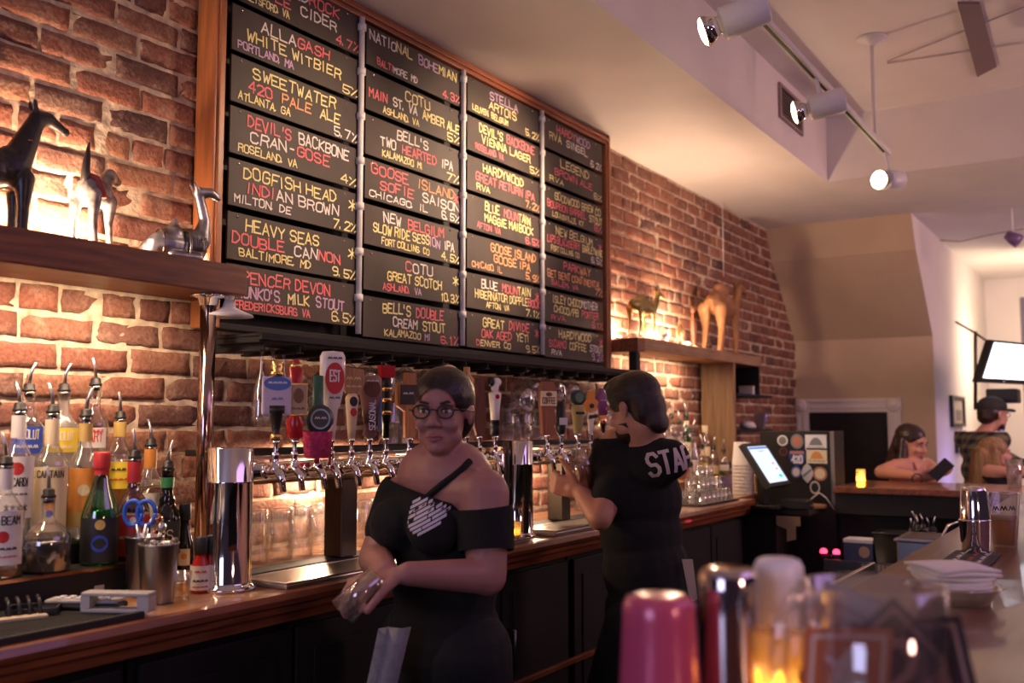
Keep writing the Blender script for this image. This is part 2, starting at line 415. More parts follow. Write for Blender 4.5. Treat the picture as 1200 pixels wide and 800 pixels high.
# ------------------------------------------------------------------ chalkboard menu
mx0, mx1, mz0, mz1 = 1.965, 4.545, 1.73, 2.953
bd = thing('menu_board', 'large wood framed chalkboard beer menu on the brick wall', 'menu board', (mx0, 0, mz0))
MB().box((mx0+.02, -.03, mz0+.01), (mx1-.02, -.022, mz1-.02)).build('backing', BLACKW, bd, True)
for a, b, nm in (((mx0-.022, -.105, mz0), (mx0+.02, -.02, mz1), 'frame_stile'), ((mx1-.02, -.105, mz0), (mx1+.022, -.02, mz1), 'frame_stile')):
    q = MB().box(a, b, 0, .004); q.box((a[0]+.012, -.113, mz0), (b[0]-.012, -.10, mz1), 0, .003); q.build(nm, FRAMEW, bd, True)
q = MB().box((mx0-.022, -.105, mz1-.05), (mx1+.022, -.02, mz1-.002), 0, .004); q.box((mx0, -.116, mz1-.034), (mx1, -.1, mz1-.016), 0, .003); q.build('frame_rail', FRAMEH, bd, True)
q = MB().box((mx0+.021, -.085, mz0), (mx1-.021, -.031, mz0+.02), 0, .003); q.build('frame_rail', BLACKW, bd, True)
COLX = [2.012, 2.635, 3.272, 3.902]
for cx in (2.598, 3.228, 3.862):
    q = MB().tube([(cx, -.106, mz0+.03), (cx, -.106, mz1-.05)], .0105, 10)
    for k in range(7):
        zz = 2.885-.163*k; q.lathe([(.016, -.012), (.016, .012)], (cx, -.106, zz-.02), 10)
    q.build('conduit', WHITE, bd, True)
ROW = [
 [('w|BOLD|p|ROCK', .3, .8), ('p|APPLE |w|CIDER', .1, .78), ('y|NELLYSFORD, VA', .03, .4), 'p|4.7%', 0],
 [('w|ALLA|p|GASH', .2, .72), ('y|WHITE WITBIER', .1, .82), ('v|PORTLAND, MA', .04, .44), 'y|5%', 0],
 [('y|SWEETWATER', .15, .78), ('p|420 |o|PALE |y|ALE', .12, .82), ('y|ATLANTA, GA', .05, .42), 'w|5.7%', 0],
 [("p|DEVIL'S |w|BACKBONE", .12, .9), ('w|CRAN-|p|GOSE', .14, .74), ('y|ROSELAND, VA', .06, .48), 'y|4%', 0],
 [('y|DOGFISH HEAD', .1, .8), ('p|INDI|w|AN BROWN', .12, .82), ('w|MILTON, DE', .04, .44), 'y|7.2%', 'y'],
 [('y|HEAVY SEAS', .12, .66), ('p|DOUBLE |w|CAN|p|NON', .03, .84), ('y|BALTIMORE, MD', .08, .6), 'y|9.5%', 'y'],
 [('p|SPENCER DEVON', .05, .76), ("v|BRUNKO'S |y|MILK |v|STOUT", .02, .88), ('p|FREDERICKSBURG, VA', .06, .6), 'y|6.5%', 0]], [
 [('w|NATIO|y|NAL |v|BOHE|y|MIAN', .03, .93), None, ('p|BALTI|w|MORE, MD', .1, .5), 'p|4.3%', 0],
 [('y|COTU', .38, .64), ('p|MAIN |w|ST. VA |y|AMBER ALE', .03, .97), ('y|ASHLAND, VA', .16, .52), 'y|5%', 0],
 [("w|BELL'S", .3, .62), ('w|TWO |p|HEARTED |w|IPA', .14, .9), ('y|KALAMAZOO, MI', .16, .56), 'y|7%', 0],
 [('p|GOOSE |o|ISLAND', .06, .92), ('p|SOFIE |w|SAISON', .14, .98), ('w|CHICAGO, IL', .04, .62), 'w|6.5%', 'p'],
 [('w|NEW |p|BELGIUM', .18, .8), ('y|SLOW RIDE SESS|v|ION |w|IPA', .08, .92), ('y|FORT COLLINS, CO', .16, .64), 'y|4.5%', 0],
 [('p|C|w|OTU', .4, .68), ('y|GREAT SCOTCH', .22, .78), ('p|ASHLAND, |v|VA', .18, .56), 'y|10.3%', 'y'],
 [("y|BELL'S |p|DOUBLE", .18, .8), ('w|CREAM |y|STOUT', .28, .82), ('y|KALAMAZOO |v|MI', .2, .66), 'p|6.1%', 0]], [
 [('v|STELLA', .28, .66), ('y|ARTOIS', .27, .64), ('y|LEUVEN, BELGIUM', .06, .52), 'y|5.2%', 0],
 [("y|DEVIL'S |p|BACKBONE", .15, .9), ('y|VIENNA LAGER', .18, .84), ('p|ROSELAND, VA', .1, .46), 'y|5%', 0],
 [('y|HARDYWOOD', .2, .74), ('p|GREAT RETURN IPA', .1, .9), ('y|RVA', .12, .28), 'o|7.2%', 0],
 [('y|BLUE |p|MOUN|y|TAIN', .22, .84), ('y|MAGGIE MAIBOCK', .22, .88), ('p|AFTON, VA', .12, .42), 'p|6.5%', 0],
 [('o|GOOSE ISLAND', .3, .92), ('o|GOOSE IPA', .34, .84), ('o|CHICAGO, IL', .06, .44), 'o|5.9%', 0],
 [('w|BLUE |p|MOUN|y|TAIN', .18, .84), ('y|HIBERNATOR DOPPLE|p|BOCK', .1, .98), ('y|AFTON, VA', .24, .54), 'y|7.1%', 'p'],
 [('y|GREAT |p|DIVIDE', .2, .82), ('p|OAK AGED |y|YETI', .18, .82), ('p|D|y|ENVER, CO', .12, .56), 'y|9.5%', 'p']], [
 [('p|HARDY|v|WOOD', .2, .76), ('y|RVA |w|SINGEL', .08, .72), None, 'w|6.2%', 0],
 [('y|LEGEND', .26, .74), ('p|BROWN ALE', .16, .8), ('y|RVA', .08, .3), 'y|6%', 0],
 [('y|GOODWOOD BREW CO', .16, .95), ('p|BOURBON BARREL |y|STOUT', .04, .98), ('y|LOUISVILLE, KY', .12, .64), 'p|8%', 0],
 [('y|NEW BELGIUM', .18, .8), ('p|LIPS BLACKBERRY |y|BARLEYWINE', .04, .98), ('y|FORT COLLINS, CO', .1, .56), 'w|6.5%', 'p'],
 [('p|PARK|o|WAY', .3, .76), ('o|GET BENT CONTINENTAL', .04, .95), ('p|SALEM, VA', .1, .54), 'o|7%', 0],
 [('y|ISLEY CHOCO|w|MOTHER', .12, .88), ('y|CHOCO/PB |p|PORTER', .14, .9), ('p|RVA', .1, .32), 'p|6.1%', 0],
 [('y|HARDYWOOD', .22, .76), ('p|SIDAMO |y|COFFEE |w|STOUT', .06, .98), ('w|RVA', .1, .26), 'v|9.2%', 'p']]
CK = list('ypwvo')
def segs(mb, spec, fn, x0, x1, y, h, sw):
    parts = spec.split('|'); cols = parts[0::2]; txt = parts[1::2]
    ws = [strokes(t)[1]+(.42 if t.endswith(' ') else 0) for t in txt]; tot = sum(ws)+.2*(len(ws)-1); x = x0
    for c, t, w in zip(cols, txt, ws):
        ln = (x1-x0)*w/tot; cut = (.42/w if t.endswith(' ') else 0)
        letter(mb, t, fn, x, x+ln*(1-cut), y+random.uniform(-.002, .002), h, sw, CK.index(c))
        x += ln+(x1-x0)*.2/tot
PW, PH = .592, .147
for ci, colm in enumerate(ROW):
    for ri, (l1, l2, l3, pc, star) in enumerate(colm):
        x0 = COLX[ci]; zt = (2.893 if ci else 2.908)-.163*ri+random.uniform(-.003, .003)-(.002*ri if ci else 0)
        zb = zt-PH
        pn = MB().box((x0, -.096, zb), (x0+PW, -.088, zt), 0, .0015)
        for sx in (.038, PW-.075):
            pn.ball((x0+sx, -.097, zt-.013), (.0045, .003, .0045), 1, 8)
        po = pn.build('chalk_panel', [SLATE, CHROME], bd, True)
        fn = flat((x0, -.0972, zb), (1, 0, 0), (0, 0, 1)); mb = MB()
        if l1: segs(mb, l1[0], fn, l1[1]*PW, l1[2]*PW, PH*.655, PH*.235, .0056)
        if l2: segs(mb, l2[0], fn, l2[1]*PW, l2[2]*PW, PH*.345, PH*.22, .0056)
        if l3: segs(mb, l3[0], fn, l3[1]*PW, l3[2]*PW, PH*.09, PH*.16, .0046)
        segs(mb, pc, fn, (.84 if len(pc) < 5 else .78)*PW, .975*PW, PH*.06, PH*.20, .005)
        if star: letter(mb, '*', fn, .91*PW, .97*PW, PH*.55, PH*.26, .005, CK.index(star))
        mb.build('lettering', [CHALK[k] for k in CK], po, True)
# ------------------------------------------------------------------ stemware rack under the board
rk = thing('glass_rack', 'long black hanging stemware rack under the beer menu', 'glass rack', (1.9, 0, 1.67))
q = MB().box((1.95, -.31, 1.677), (4.46, -.12, 1.694), 0, .003); q.build('rack_board', BLACKW, rk, True)
for k in range(18):
    xx = 1.965+k*.143
    q = MB().box((xx, -.30, 1.654), (xx+.03, -.06, 1.659), 0, .001); q.box((xx+.012, -.30, 1.659), (xx+.018, -.06, 1.678)); q.build('hanger_rail', BLACKW, rk, True)
q = MB().box((1.95, -.322, 1.684), (4.46, -.31, 1.705), 0, .002); q.build('front_rail', BLACKW, rk, True)
q = MB().box((1.95, -.31, 1.694), (4.46, -.125, 1.705), 0, .003); q.build('top_board', BLACKW, rk, True)
# ------------------------------------------------------------------ left shelf, its post and lamp
q = MB(); q.box((.35, -.25, 1.812), (1.955, -.025, 1.897), 0, .004); sh = q.build('wall_shelf', [SHELFW], None)
tag(sh, 'thick stained wood shelf carrying animal figurines on the left brick wall', 'shelf')
q = MB(); zz = 1.035
q.tube([(1.868, -.19, 1.035), (1.868, -.19, 1.80)], .0225, 20); po = thing('shelf_post', 'tall polished steel pipe holding up the left shelf', 'post', (1.868, -.19, 1.035))
q.build('pipe', paint((.46, .33, .28), .14, 'tinted_steel', 1), po, True)
MB().lathe([(.05, 0), (.05, .006), (.03, .012), (.026, .03)], (1.868, -.19, 1.035), 20).build('flange', CHROME, po, True)
MB().lathe([(.026, 0), (.03, .02), (.05, .025), (.05, .031)], (1.868, -.19, 1.78), 20).build('flange', CHROME, po, True)
cl = thing('clamp_lamp', 'small white clamp lamp above the left end of the stemware rack', 'lamp', P(268, 371, y=-.21))
c = V(cl.location)
MB().lathe([(.07, 0), (.068, .005), (.045, .014), (.02, .026), (.012, .05)], c, 20).build('lamp_shade', WHITE, cl, True)
MB().lathe([(.012, .045), (.016, .06), (.016, .10), (.01, .108)], c, 14).build('socket', WHITE, cl, True)
lamp('clamp_glow', 'POINT', c+V((.03, -.02, .075)), .35, WARM2, .01)
# ------------------------------------------------------------------ right shelf: beam, bracket, post, cabinet
q = MB().box((4.575, -.252, 1.815), (4.66, -.03, 1.885), 0, .004); sb = q.build('shelf_end', SHELFW); tag(sb, 'short dark stained shelf block between the beer menu and the weathered beam', 'shelf')
q = MB().box((4.665, -.25, 1.828), (6.53, -.03, 1.893), 0, .005); sb = q.build('wall_shelf', BEAMW); tag(sb, 'long weathered wood beam shelf carrying camels at the right of the menu', 'shelf')
q = MB().box((4.59, -.235, 1.035), (4.635, -.19, 1.814), 0, .003); sb = q.build('support_post', BLACKW); tag(sb, 'square black post under the right shelf behind the bartender', 'post')
CZ0 = 1.20
cb = thing('wall_cabinet', 'open cabinet with a pale pine side panel hanging under the camel shelf', 'cabinet', (6.0, -.12, 1.3))
MB().box((5.985, -.25, CZ0+.001), (6.02, -.03, 1.826), 0, .003).build('side_panel', PALEW, cb, True)
MB().box((6.021, -.04, 1.20), (6.499, -.028, 1.826)).build('back_panel', BLACKW, cb, True)
sz1 = P(885, 462, y=-.25).z; sz2 = P(885, 503, y=-.25).z
for zz in (sz1, sz2): MB().box((6.02, -.26, zz-.018), (6.72, -.035, zz), 0, .002).build('shelf_board', BLACKW, cb, True)
MB().box((6.5, -.24, sz1), (6.52, -.03, 1.826)).build('side_panel', BLACKW, cb, True)
# ------------------------------------------------------------------ back counter
CZ = 1.035; CF = -.60; CX1 = 5.27
ct = thing('back_counter', 'long oak back bar counter with rounded dark nosing along the brick wall', 'counter', (2.5, -.3, 0))
MB().box((-.6, CF, 1.005), (CX1, -.028, CZ), 0, .003).build('countertop', CTOP, ct, True); MB().box((CX1+.001, -.505, 1.005), (6.55, -.028, CZ), 0, .003).build('countertop_return', CTOP, ct, True); MB().box((CX1+.04, -.49, 0), (6.55, -.03, 1.004), 0, .003).build('return_base', BLACKW, ct, True)
q = MB(); prof = [(-.57, 1.0), (-.60, 1.0), (-.618, 1.004), (-.624, 1.018), (-.618, 1.033), (-.604, 1.036), (-.598, 1.036), (-.598, 1.006), (-.57, 1.006)]
n = len(prof); vs = [(-.6, a, b) for a, b in prof]+[(CX1+.01, a, b) for a, b in prof]
q.add(vs, [(i, (i+1) % n, n+(i+1) % n, n+i) for i in range(n)]+[tuple(range(n)), tuple(range(n, 2*n))], 0); q.build('nosing', MAHOG, ct, True)
q = MB(); prof = [(-.56, .95), (-.585, .955), (-.59, .975), (-.606, .985), (-.608, .999), (-.56, .999)]
n = len(prof); vs = [(-.6, a, b) for a, b in prof]+[(CX1, a, b) for a, b in prof]
q.add(vs, [(i, (i+1) % n, n+(i+1) % n, n+i) for i in range(n)]+[tuple(range(n)), tuple(range(n, 2*n))], 0); q.build('moulding', MAHOG, ct, True)
words = ['under the bottles at the far left', 'under the left chrome tower', 'behind the walking bartender', 'left of the bartender pouring', 'behind the bartender pouring', 'right of the bartender pouring']
for k in range(6):
    xa = -.55+k*.965; xb = xa+.955
    cbn = thing('counter_cabinet', 'dark back bar cabinet '+words[k], 'cabinet', ((xa+xb)/2, -.3, 0), group='dark cabinets below the back counter')
    MB().box((xa, -.54, .05), (xb, -.03, .949), 0, .003).build('body', BLACKW, cbn, True)
    for j in range(2):
        da = xa+.02+j*.465; dr = MB().box((da, -.56, .10), (da+.45, -.5405, .93), 0, .004).box((da+.06, -.566, .16), (da+.39, -.561, .87), 0, .003).build('door', DARKW, cbn, True)
        hx = da+.42 if j == 0 else da+.03
        MB().tube([(hx, -.562, .62), (hx, -.59, .62), (hx, -.59, .75), (hx, -.562, .75)], .006, 8).build('handle', DKSTEEL, dr, True)
q = MB().box((2.2, -.585, .555), (5.2, -.567, .575), 0, .003); r_ = q.build('ledge_strip', MAHOG); tag(r_, 'thin brown ledge strip low on the dark counter front', 'trim'); r_['kind'] = 'structure'
# ------------------------------------------------------------------ bottles
def facing(x, y): return math.atan2(CP.y-y, CP.x-x)
POUR_N = [0]
def pourer(b, x, y, z, rn, tilt=.25, long=.055):
    p = MB().lathe([(rn*.75, -.012), (rn*.75, 0), (rn*1.12, .0), (rn*1.12, .006), (rn*.9, .008), (rn*.9, .018), (rn*.55, .022)], (x, y, z), 14).build('pourer', BLACK, b, True)
    a = facing(x, y)+random.uniform(-2.5, 2.5)
    dx, dy = math.cos(a)*tilt*long, math.sin(a)*tilt*long
    MB().tube([(x, y, z+.018), (x+dx*.2, y+dy*.2, z+.018+long*.5), (x+dx, y+dy, z+.018+long)], [.0048, .0042, .0034], 8).build('spout', STEEL, p, True)
def strip(x, y, r, a0, half, z0, z1, n=14):
    mb = MB(); vs = []; fs = []
    for i in range(n+1):
        a = a0-half+2*half*i/n
        vs += [(x+r*math.cos(a), y+r*math.sin(a), z0), (x+r*math.cos(a), y+r*math.sin(a), z1)]
    for i in range(n): fs.append((2*i, 2*i+2, 2*i+3, 2*i+1))
    return mb.add(vs, fs, 0, True)
def disc(mb, fn, u, v, ru, rv, mi, n=20):
    c = fn(u, v); vs = [c]+[fn(u+ru*math.cos(2*PI*i/n), v+rv*math.sin(2*PI*i/n)) for i in range(n)]
    mb.add(vs, [(0, i+1, (i+1) % n+1) for i in range(n)], mi)
def bottle(label, x, y, z0, zc, rb, gl, liq=None, lev=.6, shape='std', cap=None, lab=None, group=None, turn=0, spout=True):
    """lab: list of ('band', c, z0, z1, half) / ('text', c, str, z, h, halfwidth) / ('dot', c, z, r), heights as fractions of the bottle"""
    H = zc-z0; b = thing('bottle', label, 'bottle', (x, y, z0), group=group)
    rn = .0145 if rb > .03 else .011
    S = {'std': [(.0, .0), (.85, 0), (1, .02), (1, .56), (.93, .62), (.62, .70), (None, .77), (None, .97), (None, 1)],
         'tall': [(0, 0), (.85, 0), (1, .02), (1, .66), (.92, .72), (.55, .78), (None, .83), (None, 1)],
         'round': [(0, 0), (.8, 0), (1, .03), (1.02, .38), (.95, .50), (.7, .60), (.42, .67), (None, .74), (None, 1)],
         'slope': [(0, 0), (.9, 0), (1, .02), (1, .44), (.86, .54), (.6, .66), (.42, .78), (None, .86), (None, 1)],
         'bell': [(0, 0), (.9, 0), (1, .02), (1, .40), (.9, .48), (.62, .56), (.55, .60), (.62, .63), (.40, .70), (None, .76), (None, 1)]}[shape]
    pr = [((rn if r is None else max(r*rb, rn if h > .5 else 0)), h*H) for r, h in S]
    MB().open_lathe(pr+[(rn+.0015, H), (rn+.0015, H-.006)], c=(x, y, z0), n=22).build('glass_body', gl, b, True)
    if liq is not None:
        lp = []; last = None
        for r, h in pr:
            rr = max(r-.0025, 0)
            if h <= lev*H: lp.append((rr, h+.003 if h == 0 else h)); last = (rr, h)
            else:
                t = (lev*H-last[1])/(h-last[1]); lp.append((last[0]+(rr-last[0])*t, lev*H)); break
        MB().lathe(lp, (x, y, z0), 22).build('liquor', liq, b, True)
    a0 = facing(x, y)+turn
    for L_ in (lab or []):
        if L_[0] == 'band':
            _, c, f0, f1, half = L_[:5]; rr = rb if not (len(L_) > 5) else L_[5]
            o = strip(x, y, rr+.0012, a0, half, z0+f0*H, z0+f1*H).build('label', c, b, True); lastl = o; lr = rr
        elif L_[0] == 'neck':
            _, c, f0, f1 = L_; MB().open_lathe([(rn+.0022, f0*H), (rn+.0022, f1*H)], c=(x, y, z0), n=16).build('neck_band', c, b, True)
        elif L_[0] == 'text':
            _, c, t, f, h, hw = L_; mb = MB(); letter(mb, t, round_((x, y, z0), lr+.002, a0), -hw*rb, hw*rb, f*H, h*H, .0016 if h < .05 else .0024, 0, .02)
            mb.build('lettering', c, lastl, True)
        elif L_[0] == 'dot':
            _, c, f, r = L_[:4]; mb = MB(); disc(mb, round_((x, y, z0), lr+.0018, a0), 0, f*H, r, r, 0); mb.build('emblem', c, lastl, True)
    if cap is not None:
        MB().lathe([(rn+.004, -.035), (rn+.005, -.03), (rn+.005, .004), (rn+.003, .008)], (x, y, zc), 16).build('cap', cap, b, True)
    elif spout: pourer(b, x, y, zc, rn)
    return b
BROWN = glass('brown_glass', (.45, .16, .05)); GREEN = glass('green_glass', (.16, .62, .12)); DKGL = paint((.015, .012, .012), .08, 'black_glass')
def liquid(name, c, a=.25):
    return glass(name, c, .05, .05, a)
WHISK = liquid('whiskey', (.50, .18, .04)); DARKL = liquid('dark_rum', (.06, .02, .008)); GOLDL = liquid('gold_tequila', (.85, .55, .16)); CLEAR = liquid('clear_spirit', (.93, .95, .95)); GREENL = liquid('green_liqueur', (.2, .55, .12)); REDL = liquid('red_liqueur', (.55, .05, .03))
pW = paint((.78, .74, .68), .6, 'label_white'); pCr = paint((.80, .68, .42), .6, 'label_cream'); pRed = paint((.55, .03, .03), .5, 'label_red'); pBlk = paint((.02, .02, .02), .5, 'label_black')
pBlu = paint((.03, .08, .5), .5, 'label_blue'); pYel = paint((.85, .65, .05), .5, 'label_yellow'); pOr = paint((.75, .30, .05), .5, 'label_orange'); pGr = paint((.05, .3, .08), .5, 'label_green'); pGold = paint((.6, .42, .12), .4, 'label_gold')
# stepped riser
q = MB(); rs = thing('bottle_riser', 'black stepped bottle riser against the brick wall at the left', 'riser', (1.2, -.15, CZ))
for k, (ya, zt) in enumerate(((-.30, 1.108), (-.205, 1.165), (-.12, 1.222))):
    MB().box((.55, ya, CZ+.001), (1.64, -.03 if k == 2 else (-.2055, -.1205)[k], zt), 0, .003).build('step', BLACKW, rs, True)
    MB().box((.55, ya-.003, zt-.008), (1.64, ya-.0005, zt), 0).build('edge_trim', COPPER if k == 0 else STEEL, rs, True)
R1, R2, R3 = -.25, -.16, -.075; Z1, Z2, Z3 = 1.109, 1.166, 1.223
def at(px, py, y): p = P(px, py, y=y); return p.x, p.y, p.z
def bt(label, px, pyc, row, rb, gl, liq=None, **k):
    y, z0 = ((R1, Z1), (R2, Z2), (R3, Z3))[row]; y += k.pop('dy', 0)-.004; x, _, zc = at(px, pyc, y)
    return bottle(label, x, y, z0, zc, rb, gl, liq, group='liquor bottles on the left riser', **k)
bt('clear bourbon bottle with a white label in the front row at far left', 7, 545, 0, .042, GLASS, WHISK, lev=.12, shape='std', lab=[('neck', pW, .78, .97), ('band', pW, .12, .60, 1.1), ('text', pBlk, 'JIM BEAM', .48, .07, .85), ('dot', pRed, .37, .013), ('text', pBlk, '~~~~~', .24, .05, .7), ('text', pRed, '~~~~~~', .18, .03, .7)])
bt('squat round decanter bottle with dark liquor in the front row', 57, 583, 0, .052, GLASS, DARKL, lev=.42, shape='round', dy=-.005, lab=[])
bt('white rum bottle with a red emblem label behind the bourbon', 23, 482, 1, .041, GLASS, CLEAR, lev=.22, shape='std', dy=.01, lab=[('neck', pW, .80, .97), ('band', pW, .2, .66, 1.0), ('dot', pRed, .57, .015), ('text', pBlk, 'BACARDI', .44, .06, .62), ('text', pBlk, '~~~~~', .36, .04, .6), ('text', pBlk, '****', .25, .05, .6)])
bt('clear vodka bottle with a blue letter panel in the back row', 34, 459, 2, .042, GLASS, CLEAR, lev=.5, shape='tall', lab=[('band', pBlu, .5, .72, .95), ('text', pW, 'ABSOLUT', .62, .07, .66), ('text', pW, '~~~~', .53, .06, .6)])
bt('spiced rum bottle with a cream picture label', 62, 484, 1, .041, GLASS, GOLDL, lev=.3, shape='std', lab=[('neck', pCr, .74, .95), ('band', pCr, .08, .58, 1.1), ('text', pBlk, 'CAPTAIN', .5, .05, .75), ('dot', pRed, .33, .013), ('dot', pOr, .27, .010), ('dot', pBlu, .22, .009), ('text', pRed, '~~~~', .12, .05, .6)])
bt('frosted vodka bottle with yellow lettering in the back row', 75, 459, 2, .042, GLASSF, CLEAR, lev=.4, shape='tall', lab=[('band', pYel, .5, .70, 1.0), ('text', pW, 'ABSOLUT', .60, .07, .66), ('text', pW, '~~~~', .52, .05, .6)])
bt('clear bottle with an orange sunburst label and gold neck', 101, 489, 1, .040, GLASS, CLEAR, lev=.35, shape='std', dy=-.01, lab=[('neck', pGold, .8, .95), ('band', pOr, .22, .58, .95), ('dot', pCr, .4, .014), ('band', pGold, .1, .22, .95)])
bt('tall clear vodka bottle with small red lettering', 112, 452, 2, .036, GLASS, CLEAR, lev=.5, shape='tall', lab=[('band', pW, .5, .66, .9), ('text', pRed, 'HART', .55, .08, .6), ('text', pRed, '*****', .62, .03, .7)])
bt('tequila bottle with a yellow label and gold capped neck', 141, 491, 2, .037, GLASS, GOLDL, lev=.5, shape='std', lab=[('neck', pGold, .8, .97), ('band', pYel, .22, .52, 1.1), ('text', pBlk, '~~~', .4, .07, .5), ('text', pRed, '~~~~', .3, .05, .7)])
bt('green herbal liqueur bottle with a red cap and dark label', 120, 533, 0, .044, GREEN, GREENL, lev=.5, shape='slope', cap=pRed, dy=.0, lab=[('neck', pRed, .68, .98), ('band', pBlk, .03, .43, 1.3), ('dot', pGold, .37, .012), ('dot', pBlu, .2, .02), ('dot', pBlk, .2, .013)])
bt('brown liqueur bottle with a maroon label beside the green bottle', 158, 537, 0, .041, BROWN, WHISK, lev=.6, shape='round', lab=[('neck', pRed, .76, .97), ('band', pRed, .05, .45, 1.1), ('band', pGold, .45, .47, 1.1), ('dot', pW, .4, .008), ('text', pCr, '~~~~~', .2, .06, .8)])
bt('amber whiskey bottle with an orange neck behind the maroon label', 177, 523, 1, .034, GLASS, WHISK, lev=.5, shape='std', lab=[('neck', pOr, .74, .97), ('band', pW, .1, .45, .8)])
bt('black bottle with a green neck band near the steel pipe', 197, 549, 0, .036, DKGL, None, shape='bell', lab=[('neck', pGr, .78, .9), ('band', pBlk, .08, .4, 1.0), ('text', pCr, 'RS', .18, .12, .45)])
bt('amber bottle cut off by the left edge of the photo', -7, 474, 2, .040, GLASS, GOLDL, lev=.45, shape='std', lab=[('band', pOr, .28, .52, 1.0), ('text', pW, '~~~', .36, .07, .6)])
x, y, z = at(217, 593, -.26)
bottle('small dark bottle with a cream oval label beside the steel pipe', x, y, CZ+.001, z, .026, DKGL, None, shape='slope', cap=pBlk, lab=[('band', pCr, .22, .44, .6), ('dot', pOr, .34, .008)])
x, y, z = at(236, 632, -.44)
bottle('small red hot sauce bottle with a white label and dark cap', x, y, CZ+.001, z, .0235, paint((.42, .02, .015), .12, 'hot_sauce'), None, shape='slope', cap=pBlk, lab=[('neck', pYel, .74, .84), ('band', pW, .06, .52, 2.6), ('text', pRed, '~~', .36, .1, .6), ('text', pBlk, '~~~~', .2, .08, .8), ('text', pRed, '~~~~', .1, .05, .8)])
# ------------------------------------------------------------------ things on the counter at the left
mt = thing('bar_mat', 'black ribbed rubber bar mat on the counter at the left', 'bar mat', (1.0, -.45, CZ))
q = MB().box((.3, -.598, CZ+.0005), (1.375, -.305, CZ+.006), 0, .002); q.build('mat_base', RUBBER, mt, True)
q = MB()
for k in range(88): q.box((.305+k*.0121, -.585, CZ+.006), (.311+k*.0121, -.312, CZ+.010))
q.build('ribs', RUBBER, mt, True)
MB().box((.3, -.599, CZ+.006), (1.375, -.588, CZ+.016), 0, .002).build('rim', RUBBER, mt, True)
MZ = CZ+.0105
c = P(100, 706, z=MZ+.012); rc = thing('remote_control', 'grey and black remote lying on the ribbed bar mat', 'remote', (c.x, c.y, MZ), math.radians(-58))
MB().box((-.085, -.026, 0), (.085, .026, .013), 0, .005).build('case', BLACK, rc)
MB().box((-.080, -.024, .0132), (.080, .024, .022), 0, .004).build('face', paint((.42, .40, .38), .4), rc)
for i in range(6):
    for j in range(3): MB().box((-.06+i*.021, -.017+j*.013, .0222), (-.047+i*.021, -.009+j*.013, .0255), 0, .001).build('button', WHITE, rc)
c = P(139, 705, z=MZ+.02); st = thing('plastic_holder', 'white rectangular plastic holder beside the remote on the bar mat', 'holder', (c.x, c.y, MZ), math.radians(-62))
q = MB().box((-.075, -.02, 0), (.075, .02, .008), 0, .002).box((-.075, -.02, .034), (.075, .02, .042), 0, .002).box((-.075, -.02, .008), (-.055, .02, .034)).box((.05, -.02, .008), (.075, .02, .034)); q.build('frame', paint((.45, .43, .41), .45), st)
c = P(107, 688, z=MZ+.012); tp = thing('tape_roll', 'pale tape roll lying behind the remote on the bar mat', 'tape', (c.x, c.y, MZ))
MB().lathe([(.018, 0), (.034, 0), (.034, .02), (.018, .02), (.018, 0)], (0, 0, 0), 24).build('roll', paint((.5, .44, .38), .5), tp)
c = P(40, 714, z=MZ+.008); ty = thing('black_tray', 'small shallow black tray on the bar mat', 'tray', (c.x, c.y, MZ), math.radians(-40))
q = MB().box((-.05, -.035, 0), (.05, .035, .004), 0, .001)
for a, b in (((-.05, -.035, .004), (.05, -.031, .016)), ((-.05, .031, .004), (.05, .035, .016)), ((-.05, -.031, .004), (-.046, .031, .016)), ((.046, -.031, .004), (.05, .031, .016))): q.box(a, b, 0, .001)
q.build('tray', BLACK, ty)
c = P(10, 722, z=MZ+.006); cm = thing('comb_rack', 'row of curved black tines on a pale strip at the left edge', 'utensil', (c.x, c.y, MZ), math.radians(-20))
MB().box((-.07, -.03, 0), (.07, .0, .006), 0, .001).build('strip', paint((.55, .45, .3), .6), cm)
for k in range(7): MB().tube([(-.06+k*.02, -.005, .006), (-.06+k*.02, .008, .03), (-.06+k*.02, .03, .038)], .004, 6).build('tine', BLACK, cm)
def tumbler(name, label, cat, c, r0, r1, h, m, th=.002, n=28):
    """open cup, thick wall"""
    t = thing(name, label, cat, c)
    MB().lathe([(0, 0), (r0, 0), (r0+(r1-r0)*.02, .003), (r1, h-.004), (r1+.002, h), (r1-th, h), (r0-th, .006), (0, .006)], (0, 0, 0), n).build('cup', m, t)
    return t
c = P(184, 706, z=CZ); t1 = tumbler('steel_cup', 'grey metal cup full of bottle caps and small tools on the counter', 'cup', (c.x, min(c.y, -.36), CZ+.001), .036, .045, .135, paint((.36, .35, .35), .3, 'dull_steel', 1))
c = P(146, 694, z=CZ); t2 = tumbler('steel_cup', 'dark metal cup holding blue handled scissors behind the grey cup', 'cup', (c.x, min(c.y, -.352), CZ+.0115), .036, .045, .13, paint((.25, .24, .25), .28, 'dark_tin', 1))
def stick(name, label, cat, base, top, r, m, end=None):
    b = V(base); t = V(top); o = thing(name, label, cat, base); MB().tube([(0, 0, 0), (t-b)*.6, t-b], r, 8).build('shaft', m, o)
    if end: MB().ball(t-b, end[0], 0, 10).build('head', end[1], o)
    return o
b1 = V(t1.location); b2 = V(t2.location)
for k in range(9):
    a = k*2.4; rr = .012+.016*(k % 3)/2
    o = thing('bottle_opener', 'small metal piece sticking out of the grey cup', 'tool', b1+V((math.cos(a)*rr*.6, math.sin(a)*rr*.6, .03)), group='metal pieces in the grey cup')
    tp_ = V((math.cos(a)*rr*.7, math.sin(a)*rr*.7, .098+.012*((k*7) % 4)/3)); MB().tube([(0, 0, 0), tp_*.7, tp_], .004, 6).build('shaft', STEEL, o); MB().ball(tp_, (.009, .006, .007), 0, 8).build('head', DKSTEEL if k % 2 else STEEL, o)
